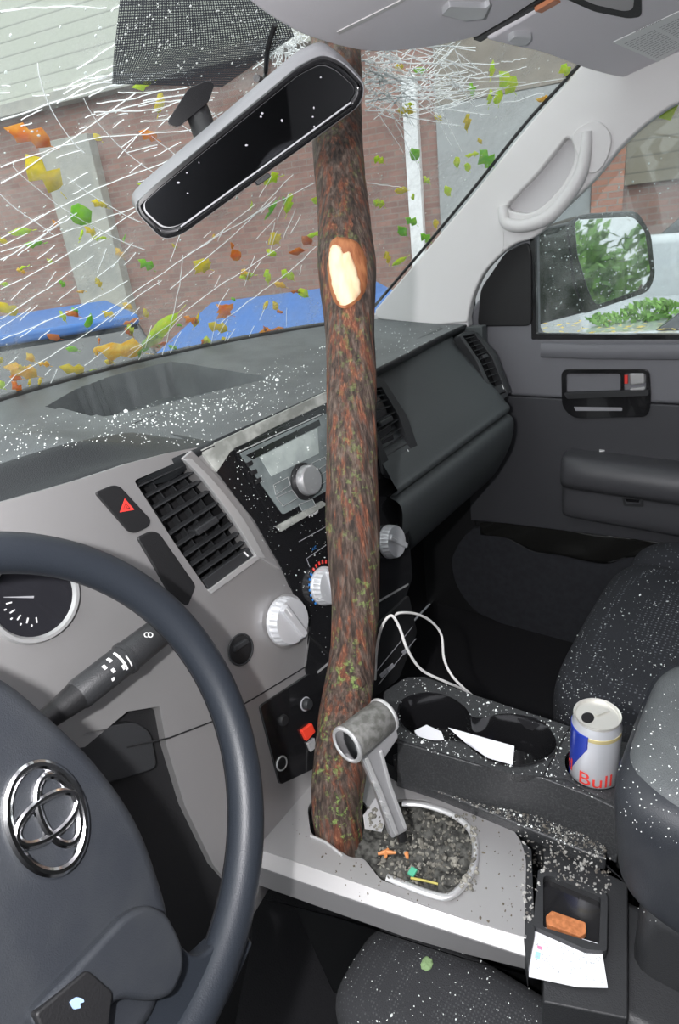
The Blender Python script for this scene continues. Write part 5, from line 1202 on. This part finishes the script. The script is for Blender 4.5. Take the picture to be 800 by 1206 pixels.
sbox('backrest', (-.47, -.46, .85), (.26, .10, .40), SEATD, ds, e=.4, rot=Matrix.Rotation(.25, 3, 'X'))
box('seat_base', (-.46, .06, .225), (.22, .20, .075), BLACKM, ds, bevel=.02)

# ------------------------------------------------------------------ loose things
can = thing('drink_can', 'blue and silver energy drink can standing in the rear cup holder', 'drink can', None)
cb = V((cup1c.x, cup1c.y, .546)); chh = .135; cr = .0265
CANS = mat('can_silver', (.74, .76, .80), .32, .5); CANB = mat('can_blue', (.02, .05, .42), .3, .3, coat=.4); CANT = mat('can_lid_metal', (.80, .79, .74), .35, .7)
lathe('can_body', [(0, 0), (.020, 0), (.0225, .002), (cr, .009), (cr, .121), (.0245, .129), (.0240, .1315)], cb, (0, 0, 1), CANS, can, n=56)
lathe('can_lid', [(.0240, .1310), (.0252, .1335), (.0248, .1352), (.0232, .1345), (.0222, .1315), (0, .1315)], cb, (0, 0, 1), CANT, can, n=56)
bm = bmesh.new(); oc_ = cb + V((-.0075, .008, .1320)); prism_bm(bm, [oc_ + V((math.cos(a) * .0085, math.sin(a) * .0065, 0)) for a in [6.283 * k / 24 for k in range(24)]], [], (0, 0, -.0004)); fin('can_opening', bm, BLACKG, can, smooth=False)
bm = bmesh.new(); oc_ = cb + V((.005, -.003, .1325)); prism_bm(bm, [oc_ + V((x * .8, y * .8, 0)) for x, y in roundp([(-.008, .004), (.010, -.009), (.013, -.004), (-.003, .010)], .003)], [], (0, 0, .001)); fin('ring_pull', bm, CANT, can, bevel=.0003)
fa = math.atan2(EYE.y - cb.y, EYE.x - cb.x)
def canpatch(name, a0, a1, z0f, z1f, m, off=.0003, n=24):
    rows_ = []
    for j in range(13):
        r = []
        for i in range(n + 1):
            t = i / n; zz0, zz1 = z0f(t), z1f(t); a = fa + lerp(a0, a1, t); z = lerp(zz0, zz1, j / 12); r.append(cb + V((math.cos(a), math.sin(a), 0)) * (cr + off) + V((0, 0, z)))
        rows_.append(r)
    return grid(name, rows_, m, can, thick=.0003)
# blue wedge on the left flank of the can (as seen from the driver's door)
canpatch('blue_panel', -1.75, -.28, lambda t: .020 + .085 * t, lambda t: .122, CANB)
canpatch('blue_panel', 1.5, 2.6, lambda t: .010, lambda t: .070, CANB)
canpatch('gold_band', -.28, 1.3, lambda t: .116, lambda t: .121, mat('gold_print', (.70, .60, .30), .4, .4))
def canword(s, a_mid, z, size, m):
    c = bpy.data.curves.new('t', 'FONT'); c.body = s; c.size = size; c.align_x = 'CENTER'; t_ = bpy.data.objects.new('t', c); COL.objects.link(t_)
    me = bpy.data.meshes.new_from_object(t_.evaluated_get(bpy.context.evaluated_depsgraph_get())); bpy.data.objects.remove(t_)
    bm = bmesh.new(); bm.from_mesh(me); bmesh.ops.subdivide_edges(bm, edges=bm.edges, cuts=1)
    for v_ in bm.verts:
        a = fa + a_mid + v_.co.x / cr; v_.co = cb + V((math.cos(a), math.sin(a), 0)) * (cr + .0008) + V((0, 0, z + v_.co.y))
    me2 = bpy.data.meshes.new('can_print'); bm.to_mesh(me2); me2.materials.clear(); link('can_print', me2, m, can)
canword('Bull', .12, .052, .026, RED); canword('Red', -1.7, .058, .026, RED)

def sheet(name, pts, pl, m, label, cat, off=.0, th=.0005, bend=0):
    bm = bmesh.new(); prism_bm(bm, [pl(*p, off) for p in pts], [], pl.n * th); o_ = fin(name, bm, m, None, smooth=False); return o_
CW = Pl((0, .26, .573), V((-.12, -.05, 1)))
o_ = sheet('folded_paper', [(528, 857), (606, 879), (604, 901), (575, 893), (552, 878)], CW, PAPER, '', ''); tag(o_, 'blank white paper slip lying in the twin cup holder', 'paper')
o_ = sheet('crumpled_tissue', jit([(489, 862), (503, 855), (520, 864), (524, 872), (505, 874), (492, 869)], 1), Pl((0, .3, .575), (0, 0, 1)), PAPER, '', '', th=.003); tag(o_, 'crumpled white tissue scrap beside the slip in the twin cup holder', 'tissue')
card = thing('paper_card', 'wet white printed card lying behind the shifter plate', 'paper')
CP = Pl((0, 0, .534), V((-.05, .02, 1)))
cq = [(625, 1087), (708, 1112), (716, 1163), (680, 1162), (623, 1150)]
slab('card_sheet', cq, CP, .0012, PAPER, card, bevel=0)
bm = bmesh.new()
for _ in range(120):
    u = random.uniform(630, 712); v = random.uniform(1092, 1160)
    if inpoly(u, v, [(628, 1092), (705, 1114), (712, 1160), (626, 1147)]):
        q = CP(u, v, .0003); strips(bm, [q, q + V((random.uniform(-1, 1), random.uniform(-1, 1), 0)).normalized() * random.uniform(.001, .003)], .0008, CP.n, .0003)
fin('card_print', bm, mat('faded_print', (.45, .47, .5), .7), card, smooth=False)
slab('pink_mark', [(633, 1113), (639, 1115), (638, 1119), (633, 1117)], CP, .0003, mat('pink_print', (.8, .25, .4), .6), card, off=.0005, bevel=0); slab('blue_mark', [(631, 1120), (637, 1122), (636, 1130), (630, 1128)], CP, .0003, mat('sky_print', (.35, .6, .85), .6), card, off=.0005, bevel=0)
o_ = poly3('wood_chip', [SW(u, v, .006) for u, v in roundp([(643, 1078), (650, 1072), (690, 1086), (691, 1098), (684, 1103), (644, 1088)], 2)], (0, 0, -.008), ORANGE, None); tag(o_, 'orange-brown wood chip in the small well above the printed card', 'wood chip')
# charging cable
cab = [(442, 800, .44), (444, 765, .42), (450, 738, .40), (461, 725, .39), (471, 740, .38), (480, 765, .37), (497, 789, .36), (525, 803, .34), (545, 812, .33), (558, 824, .318)]
cab2 = [(464, 728, .43), (470, 722, .42), (490, 723, .41), (508, 732, .40), (520, 748, .39), (523, 775, .37), (532, 795, .35), (548, 812, .33), (561, 823, .318)]
usb = thing('charging_cable', 'white charging cable looping from the console front to the cup holder', 'cable')
tube('cable', crv([P(u, v, y=y) for u, v, y in cab], 8), .0019, WHITEP, usb, n=10); tube('cable', crv([P(u, v, y=y) for u, v, y in cab2], 8), .0019, WHITEP, usb, n=10)
tube('plug', [P(558, 822, y=.318), P(562, 832, y=.314)], .0036, BLACKM, usb)

# ------------------------------------------------------------------ broken glass, bark crumbs (nobody could count them)
DG = bpy.context.evaluated_depsgraph_get(); DG.update()
def cast(u, v):
    o0 = EYE.copy(); d = ray(u, v).normalized()
    for _ in range(6):
        h, loc, n, idx, ob, mx_ = SC.ray_cast(DG, o0, d)
        if not h: return None
        if n.dot(d) > 0: n = -n
        return loc, n, ob
def root(ob):
    while ob.parent: ob = ob.parent
    return ob
def crumbs(name, polys, cnt, sizes, m, label, cat, allow, rng=random, zmin=.2, shape='ico'):
    bm = bmesh.new(); k = 0; tries = 0; xs = [p[0] for q in polys for p in q]; ys = [p[1] for q in polys for p in q]
    while k < cnt and tries < cnt * 30:
        tries += 1; u, v = rng.uniform(min(xs), max(xs)), rng.uniform(min(ys), max(ys))
        if not any(inpoly(u, v, q) for q in polys): continue
        h = cast(u, v)
        if not h or root(h[2]).name.split('.')[0] not in allow or h[1].z < zmin: continue
        r = rng.uniform(*sizes) * (1.9 if rng.random() < .08 else 1); q = bmesh.ops.create_icosphere(bm, subdivisions=1, radius=r)
        M = Matrix.Translation(h[0] + h[1] * r * .3) @ Matrix.Rotation(rng.uniform(0, 6), 4, V((rng.random(), rng.random(), rng.random())).normalized()) @ Matrix.Diagonal((rng.uniform(.5, 1.5), rng.uniform(.5, 1.2), rng.uniform(.4, .9), 1))
        bmesh.ops.transform(bm, matrix=M, verts=q['verts']); k += 1
    ob = fin(name, bm, m, None, smooth=False); return tag(ob, label, cat, kind='stuff')
dashpoly = [(0, 500), (150, 470), (320, 425), (455, 380), (540, 385), (440, 440), (385, 462), (232, 528), (120, 520), (0, 545)]
crumbs('glass_crumbs', [dashpoly], 520, (.0005, .0011), GLASSC, 'fine clear glass crumbs scattered over the dashboard top', 'broken glass', {'dashboard'}, zmin=.3)
crumbs('glass_crumbs', [[(110, 492), (215, 470), (320, 440), (360, 430), (300, 480), (230, 500), (140, 505)]], 170, (.0008, .0018), GLASSC, 'denser glass crumbs gathered along the dashboard tray', 'broken glass', {'dashboard'}, zmin=.3)
crumbs('glass_crumbs', [[(650, 820), (700, 690), (800, 655), (800, 830), (720, 850), (660, 850)]], 330, (.0004, .0011), GLASSC, 'glass crumbs glittering on the passenger seat', 'broken glass', {'passenger_seat'}, zmin=.0)
crumbs('glass_crumbs', [[(725, 850), (800, 800), (800, 1090), (760, 1090), (705, 960)]], 120, (.0003, .0008), GLASSC, 'sparse glass crumbs on the armrest lid', 'broken glass', {'armrest_box'}, zmin=.0)
crumbs('glass_crumbs', [[(470, 790), (700, 860), (720, 1020), (600, 980), (460, 900)]], 360, (.0004, .0011), GLASSC, 'glass crumbs scattered round the cup holders', 'broken glass', {'centre_console'}, zmin=.3)
crumbs('bark_crumbs', [[(430, 950), (560, 960), (562, 1050), (450, 1035)]], 420, (.001, .0028), mat('wet_bark_crumb', (.10, .095, .08), .6, var=(.30, .29, .25), vscale=60), 'wet grey bark and glass crumbs heaped in the shifter opening', 'debris', {'shifter_plate'}, zmin=.1)
crumbs('bark_crumbs', [[(610, 975), (720, 1010), (720, 1060), (640, 1030), (626, 1090), (615, 1080)]], 300, (.0007, .0019), mat('mixed_crumb', (.15, .135, .115), .5, var=(.42, .42, .40), vscale=90), 'pale bark and glass crumbs in the gap beside the storage well', 'debris', {'centre_console', 'shifter_plate', 'armrest_box'}, zmin=.0)
crumbs('bark_crumbs', [[(470, 885), (720, 985), (725, 1015), (600, 965), (470, 915)]], 380, (.0005, .0014), mat('dark_crumb', (.10, .09, .075), .6, var=(.26, .26, .24), vscale=90), 'small crumbs lining the ledge below the cup holders', 'debris', {'centre_console'}, zmin=.2)
crumbs('bark_crumbs', [[(330, 960), (600, 965), (620, 1120), (420, 1060)]], 120, (.0005, .0013), mat('brown_crumb', (.13, .11, .08), .7), 'dark specks dotted on the silver shifter plate', 'debris', {'shifter_plate'}, zmin=.8)
crumbs('glass_crumbs', [[(340, 1206), (440, 1105), (560, 1115), (690, 1206)]], 110, (.0003, .0009), GLASSC, 'glass specks on the driver seat bolster', 'broken glass', {'driver_seat'}, zmin=.0)
crumbs('glass_crumbs', [[(250, 545), (385, 470), (385, 780), (350, 720), (300, 620)]], 260, (.0003, .0008), GLASSC, 'dusting of glass specks on the black stack and stereo', 'broken glass', {'centre_stack', 'car_radio', 'dashboard'}, zmin=-1)
for (u, v, lab) in [(456, 1005, 'orange bark chip lying in the shifter opening, larger piece'), (480, 1007, 'small orange bark chip right of the larger one')]:
    q = GB(u, v, .008); bm = bmesh.new()
    for k, (ax, ay, L_) in enumerate([(.6, -1, .011), (1, .3, .006)] if u < 470 else [(.8, .5, .004)]):
        d = V((ax, ay, .1)).normalized() * L_; tube_bm(bm, [q + V((0, 0, k * .001)) - d, q + V((.001, .002, 0)), q + d], [.0016, .0030, .0014], 6)
    tag(fin('bark_chip', bm, mat('orange_chip', (.70, .28, .10), .6), None), lab, 'bark chip')
q = GB(486, 1027, .009); tag(box('green_scrap', q, (.005, .004, .002), mat('green_scrap', (.10, .48, .30), .5), None, bevel=.001), 'tiny green scrap among the shifter debris', 'scrap')
bm = bmesh.new(); tube_bm(bm, [GB(484, 1034, .008), GB(500, 1037, .010), GB(516, 1041, .009)], .0013, 6); tag(fin('grass_stem', bm, mat('yellow_stem', (.55, .48, .12), .6), None), 'short yellow stem lying along the edge of the shifter opening', 'stem')
h = cast(503, 1136)
if h: tag(sbox('moss_piece', h[0] + V((0, 0, .001)), (.007, .006, .002), mat('moss', (.20, .30, .14), .9, bump=1, bscale=300), None, e=.8, fn=lambda p: p * (1 + .3 * noise.noise(p * 400)), nu=24, nv=12), 'green moss piece resting on the driver seat bolster', 'moss')
